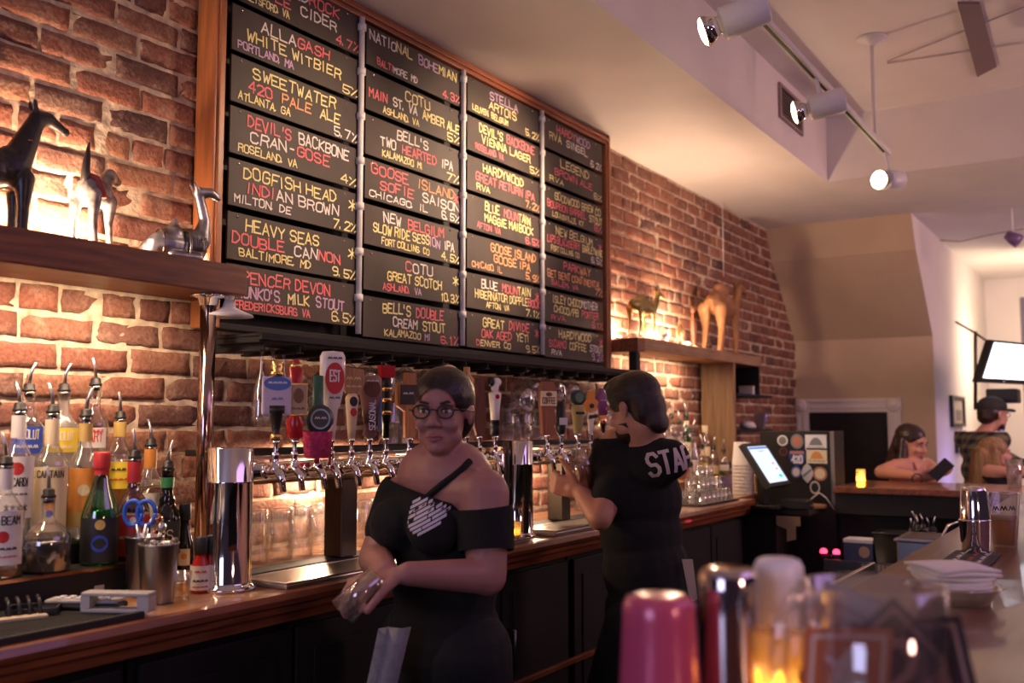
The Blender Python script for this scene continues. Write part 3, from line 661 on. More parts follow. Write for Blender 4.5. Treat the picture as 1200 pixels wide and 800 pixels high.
sc = thing('scissors', 'scissors with blue plastic handles standing in the dark metal cup', 'scissors', b2+V((-.008, 0, .02)))
BLUEP = paint((.02, .10, .55), .35, 'blue_plastic')
for sg in (-1, 1):
    pts = [V((sg*.016+.022*math.cos(a)-.006, .0, .165+.03*math.sin(a))) for a in [2*PI*i/16 for i in range(17)]]
    MB().tube([RT*p.x+V((0, 0, p.z)) for p in pts], .0055, 8).build('handle', BLUEP, sc)
    MB().tube([V((0, 0, 0)), RT*(sg*.004)+V((0, 0, .1)), RT*(sg*.012)+V((0, 0, .138))], [.003, .006, .006], 8).build('blade', STEEL, sc)
for k, (dx, tz, nm) in enumerate(((.02, .17, 'copper'), (.026, .15, 'steel'), (.012, .16, 'steel'))):
    stick('bar_spoon', ('copper coloured utensil leaning right in the dark cup', 'steel utensil leaning furthest right in the dark cup', 'steel utensil beside the scissors in the dark cup')[k], 'utensil', b2+V((.005*k, .012-.01*k, .02)), b2+V((0, .0, tz))+RT*dx*1.6, .004, COPPER if nm == 'copper' else STEEL, ((.012, .009, .014), COPPER if nm == 'copper' else STEEL))
c = P(212, 700, z=CZ); g = thing('shot_glass', 'shot glass with pale juice between the metal cup and hot sauce', 'glass', (c.x, c.y, CZ+.001))
MB().lathe([(0, 0), (.018, 0), (.024, .06), (.0225, .06), (.017, .008), (0, .008)], (0, 0, 0), 18).build('glass', GLASS, g); MB().lathe([(0, .009), (.0165, .009), (.020, .036), (0, .036)], (0, 0, 0), 16).build('juice', GOLDL, g)
# ------------------------------------------------------------------ beer towers
def tower(label, px, py0, pytop, rad, x_to, legs, group='chrome beer towers'):
    c = P(px, py0, z=CZ); y = -.463; top = P(px, pytop, y=y).z; x = P(px, 600, y=y).x
    t = thing('beer_tower', label, 'beer tower', (x, y, CZ))
    MB().lathe([(rad+.012, .001), (rad+.012, .008), (rad+.003, .014), (rad, .02), (rad, top-CZ-.09), (rad+.0015, top-CZ-.088), (rad+.0015, top-CZ-.084), (rad, top-CZ-.082), (rad, top-CZ-.004), (rad-.004, top-CZ), (0, top-CZ)], (x, y, CZ), 40).build('column', CHROME, t, True)
    zt = 1.322
    MB().tube([(x+rad*.6, -.45, zt), (x_to, -.45, zt)], .024, 20).build('manifold', CHROME, t, True)
    MB().box((x+rad*.8, -.445, zt+.030), (x_to, -.36, zt+.036), 0, .002).build('manifold_shelf', STEEL, t, True)
    MB().box((x+rad*.8, -.445, zt-.034), (x_to, -.33, zt-.025), 0, .002).build('manifold_tray', paint((.35, .22, .10), .3, 'brass_tray', 1), t, True)
    for lx, w in legs:
        MB().box((lx-w, -.42, CZ+.022), (lx+w, -.35, zt-.0345), 0, .003).build('leg', paint((.12, .10, .08), .35, 'dark_bronze', 1), t, True)
    return t, x, y, zt
def faucet(t, x, zt, y=-.475):
    f = MB().tube([(x, y, zt), (x, y-.02, zt), (x, y-.045, zt+.004), (x, y-.058, zt-.012), (x, y-.066, zt-.05)], [.012, .014, .013, .010, .0085], 12)
    f.lathe([(.013, -.006), (.016, -.002), (.016, .006), (.010, .014), (.008, .03), (.010, .036), (.010, .044)], (x, y-.035, zt+.006), 12)
    f.lathe([(.019, -.004), (.021, 0), (.019, .004)], (x, y-.004, zt), 14, axis='y')
    return f.build('faucet', CHROME, t, True)
lx1 = P(398, 600, y=-.38).x
TA = tower('left chrome beer tower with a row of taps beside the steel pipe', 269, 690, 524, .056, P(572, 545, y=-.45).x, [(lx1, .034)])
TB = tower('right chrome beer tower with taps behind the bartender pouring', 607, 630, 516, .056, P(712, 540, y=-.45).x, [(P(654, 600, y=-.38).x, .034)])
pp = thing('drain_post', 'slim chrome and black post at the right end of the left taps', 'post', (P(583, 600, y=-.45).x, -.45, CZ))
MB().lathe([(.03, .0), (.03, .02), (.026, .03), (.026, .30), (.02, .315), (0, .315)], pp.location, 20).build('tube', CHROME, pp, True)
MB().box((pp.location.x+.034, -.47, CZ+.001), (pp.location.x+.05, -.43, 1.34), 0, .002).build('back_plate', BLACK, pp, True)
TAPY = -.51; HZ = TA[3]+.052
def handle(label, px, pyt, build, tw=TA, pyb=None):
    """a tap handle screwed on its faucet; build(mb helpers) works in local coordinates with z up from the faucet and x along the bar"""
    p = P(px, pyt, y=TAPY); x = p.x; H = p.z-HZ
    faucet(tw[0], x, tw[3])
    t = thing('tap_handle', label, 'tap handle', (x, TAPY, HZ), math.radians(-28), 'beer tap handles')
    MB().lathe([(.006, -.004), (.006, .02), (.011, .022), (.011, .03)], (0, 0, 0), 12).build('ferrule', CHROME, t)
    build(t, H); return t
FX = flat((0, 0, 0), (1, 0, 0), (0, 0, 1))
def plaque(t, w, z0, z1, y, m, nm='plaque', th=.012, rnd=.006): return MB().box((-w/2, y-th/2, z0), (w/2, y+th/2, z1), 0, rnd).build(nm, m, t)
def txt(par, s, m, y, x0, x1, z, h, sw=.0022, vert=False):
    mb = MB()
    fn = (lambda u, v: V((-v, y, u))) if vert else (lambda u, v: V((u, y, v)))
    letter(mb, s, fn, x0, x1, z, h, sw, 0, .02); return mb.build('lettering', m, par)
def oval(par, m, y, cx, cz, rx, rz, nm='emblem'):
    mb = MB(); disc(mb, lambda u, v: V((u, y, v)), cx, cz, rx, rz, 0, 24); return mb.build(nm, m, par)
def lath(t, prof, m, nm='grip', sy=1, n=18): return MB().lathe(prof, (0, 0, 0), n, sy=sy).build(nm, m, t)
cBlu = paint((.03, .14, .5), .35, 'tap_blue'); cLil = paint((.62, .52, .62), .5, 'tap_lilac'); cRed = paint((.42, .015, .02), .25, 'tap_red'); cMar = paint((.33, .03, .08), .7, 'knit_maroon')
cWood = wood('tap_oak', (.42, .22, .10), .45, .3, 2, 20); cPale = wood('tap_maple', (.72, .55, .38), .4, .15, 2, 20); cBrn = wood('tap_walnut', (.16, .06, .03), .4, .3, 2, 20); cOlv = paint((.42, .33, .12), .45, 'tap_olive'); cPur = paint((.22, .06, .22), .4, 'tap_purple')
cWht = paint((.80, .74, .70), .25, 'tap_white')
def h1(t, H):
    lath(t, [(.010, .03), (.013, .034), (.013, .045), (.009, .05), (.011, .06), (.021, .12), (.021, H*.42)], BLACK); lath(t, [(.014, .034), (.016, .04), (.014, .046)], GOLD, 'collar')
    b = plaque(t, .078, H*.40, H*.82, 0, cLil); oval(b, cBlu, -.0072, 0, H*.745, .036, H*.075); txt(b, '~~~~', cWht, -.008, -.024, .024, H*.73, .012); txt(b, '~~', cBlu, -.0072, -.014, .014, H*.55, .014)
    lath(t, [(.010, H*.82), (.018, H*.835), (.018, H*.86), (.010, H*.88), (.016, H*.93), (.013, H*.95), (.016, H), (0, H)], GOLD, 'crown')
def h2(t, H):
    lath(t, [(.010, .03), (.022, .04), (.020, .06), (.026, .075), (.012, .10), (.016, H*.5), (.020, H*.9), (.010, H*.93), (.014, H*.96), (.008, H)], cRed)
    lath(t, [(.015, H*.9), (.016, H*.93), (.012, H*.96)], GOLD, 'collar'); p = plaque(t, .052, H*.38, H*.74, -.024, GOLD, th=.006); MB().box((-.022, -.0285, H*.40), (.022, -.027, H*.72)).build('picture', paint((.45, .33, .2), .6), p); oval(p, cBrn, -.029, 0, H*.60, .014, .02); txt(p, '~~~', cBrn, -.029, -.016, .016, H*.44, .012)
def h3(t, H):
    lath(t, [(.010, .03), (.014, .05), (.016, .12), (.014, H)], paint((.03, .12, .08), .3, 'tap_green'), sy=.6); b = MB().lathe([(.0, -.012), (.036, -.012), (.040, -.006), (.040, .006), (.036, .012), (0, .012)], (0, -.012, H*.42), 28, axis='y').build('badge', paint((.04, .05, .06), .35), t); oval(b, paint((.3, .45, .5), .4), -.0245, 0, H*.42, .028, .028, 'ring'); oval(b, paint((.04, .05, .06), .35), -.025, 0, H*.42, .023, .023); txt(b, '~~', cWht, -.0255, -.016, .016, H*.40, .014)
    k = MB().lathe([(.030, -.02), (.034, -.018), (.038, .02), (.041, .052), (.037, .052), (.033, .0), (.0, .0)], (0, 0, 0), 20).build('knit_cover', mat('knit_pink', (.45, .03, .12), .9, 0, .3, 90, 1), t); k['label'] = 'pink knitted cover'
def h4(t, H):
    lath(t, [(.010, .03), (.012, .06), (.017, .11), (.024, H*.45), (.034, H*.62), (.037, H*.78), (.037, H*.94), (.030, H*.99), (0, H)], cWht, sy=.55)
    g = oval(t, pRed, -.0212, 0, H*.72, .028, H*.16); txt(g, 'EST', cWht, -.0222, -.014, .014, H*.69, .03, .004); txt(g, '~~~', pBlk, -.0216, -.020, .020, H*.90, .014); txt(g, '~~', pBlk, -.0212, -.015, .015, H*.50, .014)
def h5(t, H):
    lath(t, [(.010, .03), (.013, .06), (.018, H*.5), (.020, H*.62), (.012, H*.68)], cPale, sy=.7); b = MB().prism([(-.034, H*.8), (-.02, H*.68), (.026, H*.70), (.036, H*.84), (.030, H*.97), (-.024, H)], (0, .006, 0), (1, 0, 0), (0, 0, 1), .014).build('sign', cWood, t)
    txt(b, '~~', pCr, -.0085, -.02, .022, H*.82, .02); txt(b, '~~~', pCr, -.0085, -.02, .024, H*.74, .012); oval(t, pBlk, -.0145, 0, H*.58, .012, .014); oval(t, pRed, -.0145, 0, H*.45, .010, .012)
def h6(t, H):
    b = lath(t, [(.010, .03), (.022, .04), (.016, .10), (.019, H*.35), (.028, H*.62), (.036, H*.78), (.036, H*.95), (.026, H)], paint((.24, .12, .10), .35, 'tap_brown'), sy=.5)
    oval(t, cBrn, -.0185, 0, H*.82, .026, .026); txt(t, '~~~', pCr, -.0192, -.018, .018, H*.9, .012); txt(t, 'SEASONAL', cWht, -.0165, H*.26, H*.66, -.010, .018, .0026, True)
    MB().box((.026, -.006, .05), (.036, .006, H*.8), 0, .003).build('side_bar', paint((.12, .14, .25), .4), t)
def h7(t, H):
    lath(t, [(.010, .03), (.010, .08), (.013, H*.3), (.016, H*.45), (.013, H*.6), (.017, H*.75), (.014, H*.84)], BLACK); MB().prism([(-.02, H*.84), (.02, H*.84), (.024, H*.99), (.008, H*.97), (0, H), (-.008, H*.97), (-.024, H*.99)], (0, .012, 0), (1, 0, 0), (0, 0, 1), .024).build('crown', cRed, t)
    for z in (.4, .55, .68): lath(t, [(.016, H*z), (.018, H*z+.006), (.016, H*z+.012)], GOLD, 'ring')
def h8(t, H):
    MB().prism([(-.016, .03), (.016, .03), (.017, H*.48), (.03, H*.52), (.044, H*.56), (.044, H*.86), (.018, H*.88), (.016, H), (-.016, H), (-.018, H*.88), (-.044, H*.86), (-.044, H*.56), (-.03, H*.52), (-.017, H*.48)], (0, .01, 0), (1, 0, 0), (0, 0, 1), .02).build('grip', wood('tap_cherry', (.45, .19, .07), .4, .25, 2, 20), t)
    p = MB().box((-.034, -.0135, H*.58), (.034, -.0105, H*.84), 0, .001).build('chalk_plaque', SLATE, t); txt(p, '~~~', cWht, -.0142, -.026, .026, H*.69, .016)
def h9(t, H):
    lath(t, [(.010, .03), (.011, .08), (.016, H*.3), (.020, H*.55), (.014, H*.75)], BLACK); b = MB().lathe([(0, -.008), (.030, -.008), (.030, .008), (0, .008)], (0, 0, H*.86), 22, axis='y').build('badge', GOLD, t); oval(b, BLACK, -.0087, 0, H*.86, .024, .024); txt(b, '~~', GOLD, -.0093, -.014, .014, H*.84, .016)
def h10(t, H): lath(t, [(.010, .03), (.012, .06), (.016, H*.4), (.014, H*.8)], cBrn); MB().ball((0, 0, H-.03), (.034, .03, .03), 0, 18).build('ball_top', cPale, t)
def h11(t, H):
    lath(t, [(.010, .03), (.018, .05), (.026, H*.25), (.024, H*.38), (.016, H*.52), (.017, H*.6)], paint((.62, .52, .30), .4), sy=.5); lath(t, [(.022, H*.6), (.024, H*.72), (.026, H*.85), (.012, H*.9), (.012, H)], cWood, 'tap_top', sy=.7)
    for z in (.62, .67, .72): lath(t, [(.025, H*z), (.027, H*z+.004), (.025, H*z+.008)], BLACK, 'ring', .7)
def h12(t, H): MB().prism([(-.012, .03), (.012, .03), (.024, H*.3), (.018, H*.7), (.010, H*.96), (0, H), (-.010, H*.96), (-.018, H*.7), (-.024, H*.3)], (0, .008, 0), (1, 0, 0), (0, 0, 1), .016).build('paddle', cBrn, t)
def h13(t, H):
    lath(t, [(.010, .03), (.016, .035), (.018, .06), (.014, .09), (.016, H*.35)], BLACK); lath(t, [(.015, H*.35), (.017, H*.5), (.023, H*.75), (.023, H*.77), (.012, H*.785)], cWht, 'sleeve'); f = MB(); f.ball((0, 0, H*.84), (.014, .014, .02)); f.ball((.008, 0, H*.93), (.018, .012, .016)); skin(f, 'figurine_head', cWht, .003, 2, t, local=True)
    MB().ball((-.014, 0, H*.93), (.012, .014, .018), 0, 12).build('mane', BLACK, t); oval(t, cRed, -.0228, -.002, H*.71, .008, .008)
def h14(t, H):
    MB().prism([(-.024, .03), (.024, .03), (.028, H*.5), (.032, H*.6), (.034, H*.92), (.02, H), (-.02, H), (-.034, H*.92), (-.032, H*.6), (-.028, H*.5)], (0, .01, 0), (1, 0, 0), (0, 0, 1), .02).build('grip', wood('tap_rust', (.30, .11, .05), .5, .25, 2, 20), t); p = MB().box((-.035, -.0145, H*.60), (.035, -.0105, H*.84), 0, .001).build('label_plate', pCr, t); txt(p, 'COFFEE', cBrn, -.0152, -.028, .028, H*.64, .022, .003); oval(p, cBrn, -.0152, 0, H*.79, .014, .008)
def h15(t, H):
    lath(t, [(.010, .03), (.018, .04), (.020, H*.3), (.016, H*.34), (.019, H*.6), (.012, H*.7)], BLACK); MB().tube([(.004, 0, H*.6), (.014, 0, H*.8), (.010, 0, H*.95), (-.006, 0, H)], [.008, .009, .008, .006], 10).build('hook', CHROME, t); MB().box((-.018, -.021, H*.30), (.018, -.0195, H*.42)).build('label_plate', WHITE, t)
def h16(t, H):
    lath(t, [(.012, .03), (.018, .04), (.030, H*.62), (.030, H*.68), (.02, H*.7)], cOlv, sy=.6); b = MB().lathe([(0, -.012), (.030, -.012), (.033, 0), (.030, .012), (0, .012)], (0, 0, H*.84), 24, axis='y').build('disc', paint((.03, .05, .04), .3), t); MB().box((-.020, -.0195, H*.52), (.020, -.0165, H*.57)).build('stripe', BLACK, t); oval(b, paint((.12, .22, .15), .4), -.0125, 0, H*.84, .02, .02)
def h17(t, H):
    lath(t, [(.010, .03), (.012, .06), (.016, H*.4), (.014, H*.55)], cWht, sy=.6); MB().prism([(-.022, H*.55), (.022, H*.6), (.034, H*.76), (.016, H*.82), (.018, H), (-.012, H*.97), (-.016, H*.8), (-.034, H*.72)], (0, .008, 0), (1, 0, 0), (0, 0, 1), .016).build('sunburst', pOr, t); oval(t, BLACK, -.0095, 0, H*.68, .012, .010); MB().prism([(-.024, H*.42), (.024, H*.46), (.02, H*.52), (-.02, H*.50)], (0, -.0175, 0), (1, 0, 0), (0, 0, 1), .004).build('ribbon', BLACK, t)
def h18(t, H): lath(t, [(.010, .03), (.012, .06), (.018, H*.3), (.022, H*.5)], COPPER, sy=.6); lath(t, [(.023, H*.5), (.032, H*.7), (.032, H*.85), (.02, H*.92), (.018, H)], cPur, 'head', sy=.6); txt(t, '~~~', cLil, -.0205, -.022, .022, H*.74, .014)
for a in ((325, 422, h1, 'tap handle with a blue and lilac shield plaque, leftmost of the row'), (347, 421, h2, 'red turned tap handle with a gold framed picture plaque'), (373, 440, h3, 'dark round badge tap handle wearing a pink knitted cover'),
          (390, 411, h4, 'glossy white tap handle with a large red oval'), (413, 430, h5, 'pale wood tap handle topped by a carved hexagonal sign'), (434, 440, h6, 'brown tap handle with vertical white lettering'),
          (453, 427, h7, 'black twisted tap handle with a red crown top'), (480, 437, h8, 'orange wood shield tap handle with a slate plaque'), (499, 442, h9, 'black tap handle with a round gold badge left of the bartender head'),
          (526, 427, h10, 'tap handle with a cream ball top behind the bartender head'), (547, 430, h11, 'tan tap handle with dark rings and a pale spoon grip'), (562, 440, h12, 'dark brown paddle tap handle right of the bartender head'), (580, 442, h13, 'white tap handle with a small animal head on a black base')):
    handle(a[3], a[0], a[1], a[2])
for a in ((641, 447, h14, 'rust brown tap handle with a cream plate lettered COFFEE'), (657, 450, h15, 'black tap handle with a curved chrome hook'), (677, 456, h16, 'olive tap handle with a dark round disc on top'), (692, 456, h17, 'white tap handle with an orange sunburst top'), (706, 455, h18, 'purple topped copper tap handle nearest the pouring bartender')):
    handle(a[3], a[0], a[1], a[2], TB)
# drip trays and mats
def drip(label, xa, xb, ya, yb, zb, h):
    t = thing('drip_tray', label, 'drip tray', ((xa+xb)/2, (ya+yb)/2, zb))
    MB().box((xa, ya, zb), (xb, yb, zb+h*.7), 0, .003).build('pan', STEEL, t, True)
    q = MB()
    q.box((xa, ya, zb+h*.7), (xb, ya+.01, zb+h)); q.box((xa, yb-.01, zb+h*.7), (xb, yb, zb+h)); q.box((xa, ya+.01, zb+h*.7), (xa+.01, yb-.01, zb+h)); q.box((xb-.01, ya+.01, zb+h*.7), (xb, yb-.01, zb+h))
    k = xa+.022
    while k < xb-.02: q.box((k, ya+.01, zb+h*.72), (k+.006, yb-.01, zb+h*.95)); k += .013
    q.build('grille', paint((.66, .62, .56), .3, 'tray_steel', 1), t, True)
drip('steel slotted drip tray under the left row of taps', 1.79, 2.95, -.595, -.425, CZ+.001, .016)
drip('steel slotted drip tray beside the right chrome tower', 3.13, 3.95, -.595, -.43, CZ+.001, .022)
q = MB().box((1.82, -.42, CZ+.0005), (2.95, -.335, CZ+.02), 0, .003); o = q.build('rubber_pad', RUBBER); tag(o, 'black rubber strip behind the left drip tray', 'mat')
q = MB().box((3.14, -.425, CZ+.0005), (4.1, -.335, CZ+.02), 0, .003); o = q.build('rubber_pad', RUBBER); tag(o, 'black rubber strip behind the right drip tray', 'mat')
# back shelf behind the taps and the glassware
q = MB().box((1.93, -.20, 1.352), (4.56, -.03, 1.370), 0, .003); o = q.build('back_shelf', BLACKW); tag(o, 'narrow black shelf behind the taps carrying upturned mugs', 'shelf')
for lx, ly, zz in ((374, -.09, 1.345), (626, -.11, 1.345), (470, -.11, 1.345)):
    p = P(lx, 540, y=ly); o = thing('puck_light', {374: 'small round lamp under the back shelf beside the left taps', 626: 'small round lamp under the back shelf beside the right tower', 470: 'small round lamp under the back shelf behind the walking bartender'}[lx], 'lamp', (p.x, ly, 1.3505))
    MB().lathe([(0, 0), (.03, 0), (.03, -.010), (.025, -.012)], (0, 0, 0), 20).build('housing', STEEL, o); MB().lathe([(0, -.0125), (.024, -.0125), (.020, -.017), (0, -.018)], (0, 0, 0), 20).build('lens', mat('lit_lens', (1, .75, .45), .4, emit=6), o)
def mug(label, loc, group, rz=0, s=1):
    t = thing('glass_mug', label, 'mug', loc, rz, group)
    MB().lathe([(0, .165*s), (.036*s, .165*s), (.040*s, .158*s), (.041*s, .09*s), (.043*s, .086*s), (.043*s, .078*s), (.041*s, .074*s), (.042*s, .004), (.040*s, 0), (.038*s, .004), (.037*s, .15*s), (0, .152*s)], (0, 0, 0), 20).build('body', GLASS, t)
    MB().tube([(.040*s, 0, .13*s), (.066*s, 0, .125*s), (.072*s, 0, .085*s), (.064*s, 0, .045*s), (.040*s, 0, .04*s)], .006*s, 8).build('handle', GLASS, t); return t
pos = [P(px, 640, y=-.165) for px in (299, 328, 352, 376, 424, 446, 466, 488)]
names = ['upturned glass mug on the counter beside the left chrome tower', 'second upturned glass mug from the left chrome tower', 'third upturned glass mug from the left chrome tower', 'upturned glass mug just left of the dark tap leg', 'upturned glass mug just right of the dark tap leg', 'second upturned glass mug right of the dark tap leg', 'third upturned glass mug right of the dark tap leg', 'upturned glass mug half hidden by the walking bartender']
m0 = None
for p, nme in zip(pos, names):
    if m0 is None: m0 = mug(nme, (p.x, -.165, CZ+.001), 'upturned mugs under the back shelf', -1.5, .94)
    else: dup(m0, (p.x, -.165, CZ+.001), random.uniform(-1.9, -1.2), nme)
for px, nme in ((683, 'upturned glass mug left of the pouring hands'), (700, 'second upturned glass mug behind the pouring hands'), (716, 'upturned glass mug beside the pouring bartender elbow')):
    p = P(px, 600, y=-.165); dup(m0, (p.x, -.165, CZ+.001), random.uniform(-1.9, -1.2), nme, 'upturned mugs under the right taps')
for px, dy, nme in ((456, -.1, 'upturned mug on the back shelf behind the red crowned tap'), (472, -.1, 'upturned mug on the back shelf behind the orange shield tap'), (594, -.1, 'upturned mug on the back shelf right of the white animal tap'), (613, -.13, 'upturned mug standing forward on the back shelf above the right tower'), (630, -.09, 'upturned mug on the back shelf left of the COFFEE tap'), (712, -.1, 'upturned mug on the back shelf by the purple tap')):
    p = P(px, 500, y=dy); dup(m0, (p.x, dy, 1.371), random.uniform(-1.9, -1.2), nme, 'upturned mugs on the back shelf')
# hanging stemware
ZH = 1.672
def stem(kind, label, px, y=-.22, group='stemware hanging from the rack'):
    x = P(px, 400, y=y).x; t = thing('hanging_glass', label, 'glass', (x, y, ZH), group=group)
    if kind == 'flute': pr = [(.0, 0), (.028, 0), (.028, -.003), (.006, -.008), (.004, -.03), (.005, -.07), (.018, -.10), (.026, -.15), (.028, -.20), (.025, -.235), (.0235, -.235), (.0265, -.20), (.024, -.15), (.016, -.105), (0, -.09)]
    elif kind == 'snifter': pr = [(0, 0), (.045, 0), (.045, -.003), (.01, -.012), (.007, -.035), (.012, -.052), (.04, -.075), (.054, -.11), (.055, -.14), (.046, -.185), (.044, -.185), (.052, -.14), (.051, -.11), (.038, -.08), (0, -.062)]
    elif kind == 'martini': pr = [(0, 0), (.035, 0), (.035, -.003), (.005, -.008), (.004, -.06), (.05, -.115), (.048, -.115), (0, -.066)]
    else: pr = [(0, 0), (.030, 0), (.030, -.004), (.010, -.010), (.009, -.022), (.014, -.03), (.034, -.045), (.041, -.075), (.040, -.105), (.035, -.135), (.0335, -.135), (.038, -.105), (.039, -.075), (.032, -.05), (0, -.036)]
    MB().lathe(pr, (0, 0, 0), 20).build('bowl', GLASS, t); return t
for k, px, lb in (('flute', 307, 'hanging flute glass at the left end of the rack'), ('flute', 320, 'second hanging flute from the left end'), ('flute', 333, 'hanging flute above the blue shield tap'), ('snifter', 381, 'large hanging snifter above the white tap handle'),
                  ('goblet', 408, 'hanging goblet above the carved hexagonal tap'), ('goblet', 428, 'hanging goblet above the brown lettered tap'), ('goblet', 450, 'hanging goblet above the red crowned tap'), ('goblet', 475, 'hanging goblet above the orange shield tap'), ('goblet', 500, 'hanging goblet left of the bartender head'), ('goblet', 519, 'hanging goblet above the bartender head'),
                  ('snifter', 612, 'large hanging snifter left of the COFFEE tap'), ('goblet', 624, 'hanging goblet beside the right snifter'), ('goblet', 639, 'hanging goblet above the COFFEE tap'), ('goblet', 653, 'hanging goblet above the chrome hook tap'), ('goblet', 669, 'hanging goblet above the olive tap'), ('martini', 690, 'hanging martini glass at the right end of the rack')):
    stem(k, lb, px)
cn = P(606, 628, z=CZ+.02); o = thing('candle_cup', 'lit votive candle in a glass cup at the foot of the right tower', 'candle', (3.02, -.555, CZ+.0235))
o.location = (P(601, 625, y=-.56).x, -.56, CZ+.001)
MB().lathe([(0, 0), (.026, 0), (.030, .075), (.0285, .075), (.025, .005), (0, .005)], (0, 0, 0), 20).build('glass_cup', glass('amber_glass', (1, .78, .4), .06, .05, .4), o)
MB().lathe([(0, .006), (.0245, .006), (.026, .03), (0, .03)], (0, 0, 0), 18).build('wax', mat('wax', (.9, .6, .25), .5), o)
MB().lathe([(.001, .03), (.006, .036), (.007, .044), (.003, .056), (0, .062)], (0, 0, 0), 12).build('flame', mat('flame', (1, .55, .12), .5, emit=25), o)
lamp('candle_flame', 'POINT', V(o.location)+V((0, 0, .05)), .12, (1, .5, .15), .008)
# ------------------------------------------------------------------ animal figurines on the shelves
def local_frame(o, ax, up=V((0, 0, 1))):
    ax = V(ax).normalized(); side = up.cross(ax).normalized(); o = V(o)
    return lambda a, b, c=0.0: o+ax*a+up*b+side*c      # a along the nose, b up, c to its left
# black giraffe at the left edge (only its front shows)
gz = 1.8975
o = P(10, 262, y=-.13); F = local_frame((o.x, -.13, gz), (1, -.1, 0)); t = thing('giraffe_figurine', 'black carved giraffe figurine at the left end of the shelf', 'figurine', (o.x, -.13, gz))
q = MB()
q.ball(F(-.06, .155), (.085, .042, .055)); q.ball(F(.0, .165), (.05, .04, .055)); q.cone(F(.01, .18), .038, F(.058, .30), .020); q.cone(F(.058, .30), .022, F(.085, .305), .018); q.cone(F(.085, .305), .016, F(.125, .285), .011)
q.cone(F(.05, .315, .012), .006, F(.045, .34, .014), .005); q.cone(F(.05, .315, -.012), .006, F(.045, .34, -.014), .005)
for a, c in ((.02, .02), (.024, -.02), (-.11, .022), (-.10, -.022)): q.cone(F(a, .14, c), .025, F(a, .07, c), .015); q.cone(F(a, .07, c), .015, F(a, .012, c), .014)
skin(q, 'body', mat('ebony', (.025, .02, .018), .35, 0, .4, 30), .004, 3, t)
MB().tube([F(.026, .235, .034), F(.045, .225, .0), F(.032, .232, -.034), F(.0, .24, 0), F(.026, .235, .034)], .003, 6).build('collar', COPPER, t, True)
MB().ball(F(.128, .283), (.013, .011, .011)).build('muzzle', BLACK, t, True)
# zebra-like figurine seen from behind, tail up
o = P(102, 278, y=-.12); F = local_frame((o.x, -.12, gz), (.62, .3, 0)); t = thing('donkey_figurine', 'slim dark and white standing figurine with raised pointed tail on the shelf', 'figurine', (o.x, -.12, gz))
q = MB(); q.ball(F(.035, .155), (.05, .032, .04)); q.ball(F(-.005, .15), (.03, .032, .04)); q.cone(F(.06, .17), .025, F(.10, .22), .015); q.cone(F(.10, .22), .018, F(.14, .21), .012)
for a, c in ((-.012, .024), (-.012, -.024), (.07, .02), (.07, -.02)): q.cone(F(a, .14, c), .020, F(a-.008, .075, c*1.15), .010); q.cone(F(a-.008, .075, c*1.15), .010, F(a, .008, c*1.25), .008)
skin(q, 'body', mat('black_white_enamel', (.20, .19, .18), .25, 0, .9, 22, 0, 0, .5), .0035, 3, t)
MB().tube([F(-.015, .16), F(-.018, .20), F(-.012, .245), F(-.005, .28)], [.013, .012, .008, .002], 10).build('tail', mat('ebony', (.025, .02, .018)), t, True)
q = MB(); q.tube([F(-.01, .192, .0), F(.0, .185, -.022), F(.005, .15, -.036), F(.004, .135, -.037)], .010, 8); q.build('saddle_cloth', paint((.35, .06, .04), .6, 'saddle_red'), t, True)
# lying pewter camel
o = P(204, 300, y=-.15); F = local_frame((o.x, -.15, gz), (1, -.25, 0)); t = thing('camel_figurine', 'lying pewter camel figurine with banded body beside the menu frame', 'figurine', (o.x, -.15, gz))
q = MB(); q.ball(F(-.005, .042), (.085, .04, .042)); q.ball(F(.055, .05), (.042, .036, .048)); q.cone(F(-.005, .07), .034, F(.0, .115), .008); q.ball(F(-.065, .028), (.03, .038, .028))
q.cone(F(.076, .07), .030, F(.088, .125), .016); q.cone(F(.088, .125), .016, F(.066, .205), .014); q.cone(F(.066, .205), .017, F(.104, .210), .015); q.cone(F(.104, .210), .015, F(.126, .198), .010); q.cone(F(.058, .213, .012), .006, F(.048, .228, .014), .004); q.cone(F(.058, .213, -.012), .006, F(.048, .228, -.014), .004)
for c in (-.03, .03): q.cone(F(.06, .012, c), .013, F(-.02, .012, c*1.2), .012)
PEW = mat('pewter', (.30, .29, .31), .38, .85, .5, 30)
skin(q, 'body', PEW, .0035, 3, t)
for a, r in ((-.045, .046), (.03, .050)):
    q = MB(); q.tube([F(a, .042+r*math.sin(k*PI/8), r*.86*math.cos(k*PI/8)) for k in range(-2, 11)], .004, 6); q.build('harness_band', DKSTEEL, t, True)
for k in range(9):
    q = MB(); a = .035+.0055*k; q.tube([F(a, .046+.042*math.sin(j*PI/8), .0375*math.cos(j*PI/8)*-1) for j in range(-1, 6)], .0016, 5); q.build('blanket_fold', DKSTEEL, t, True)
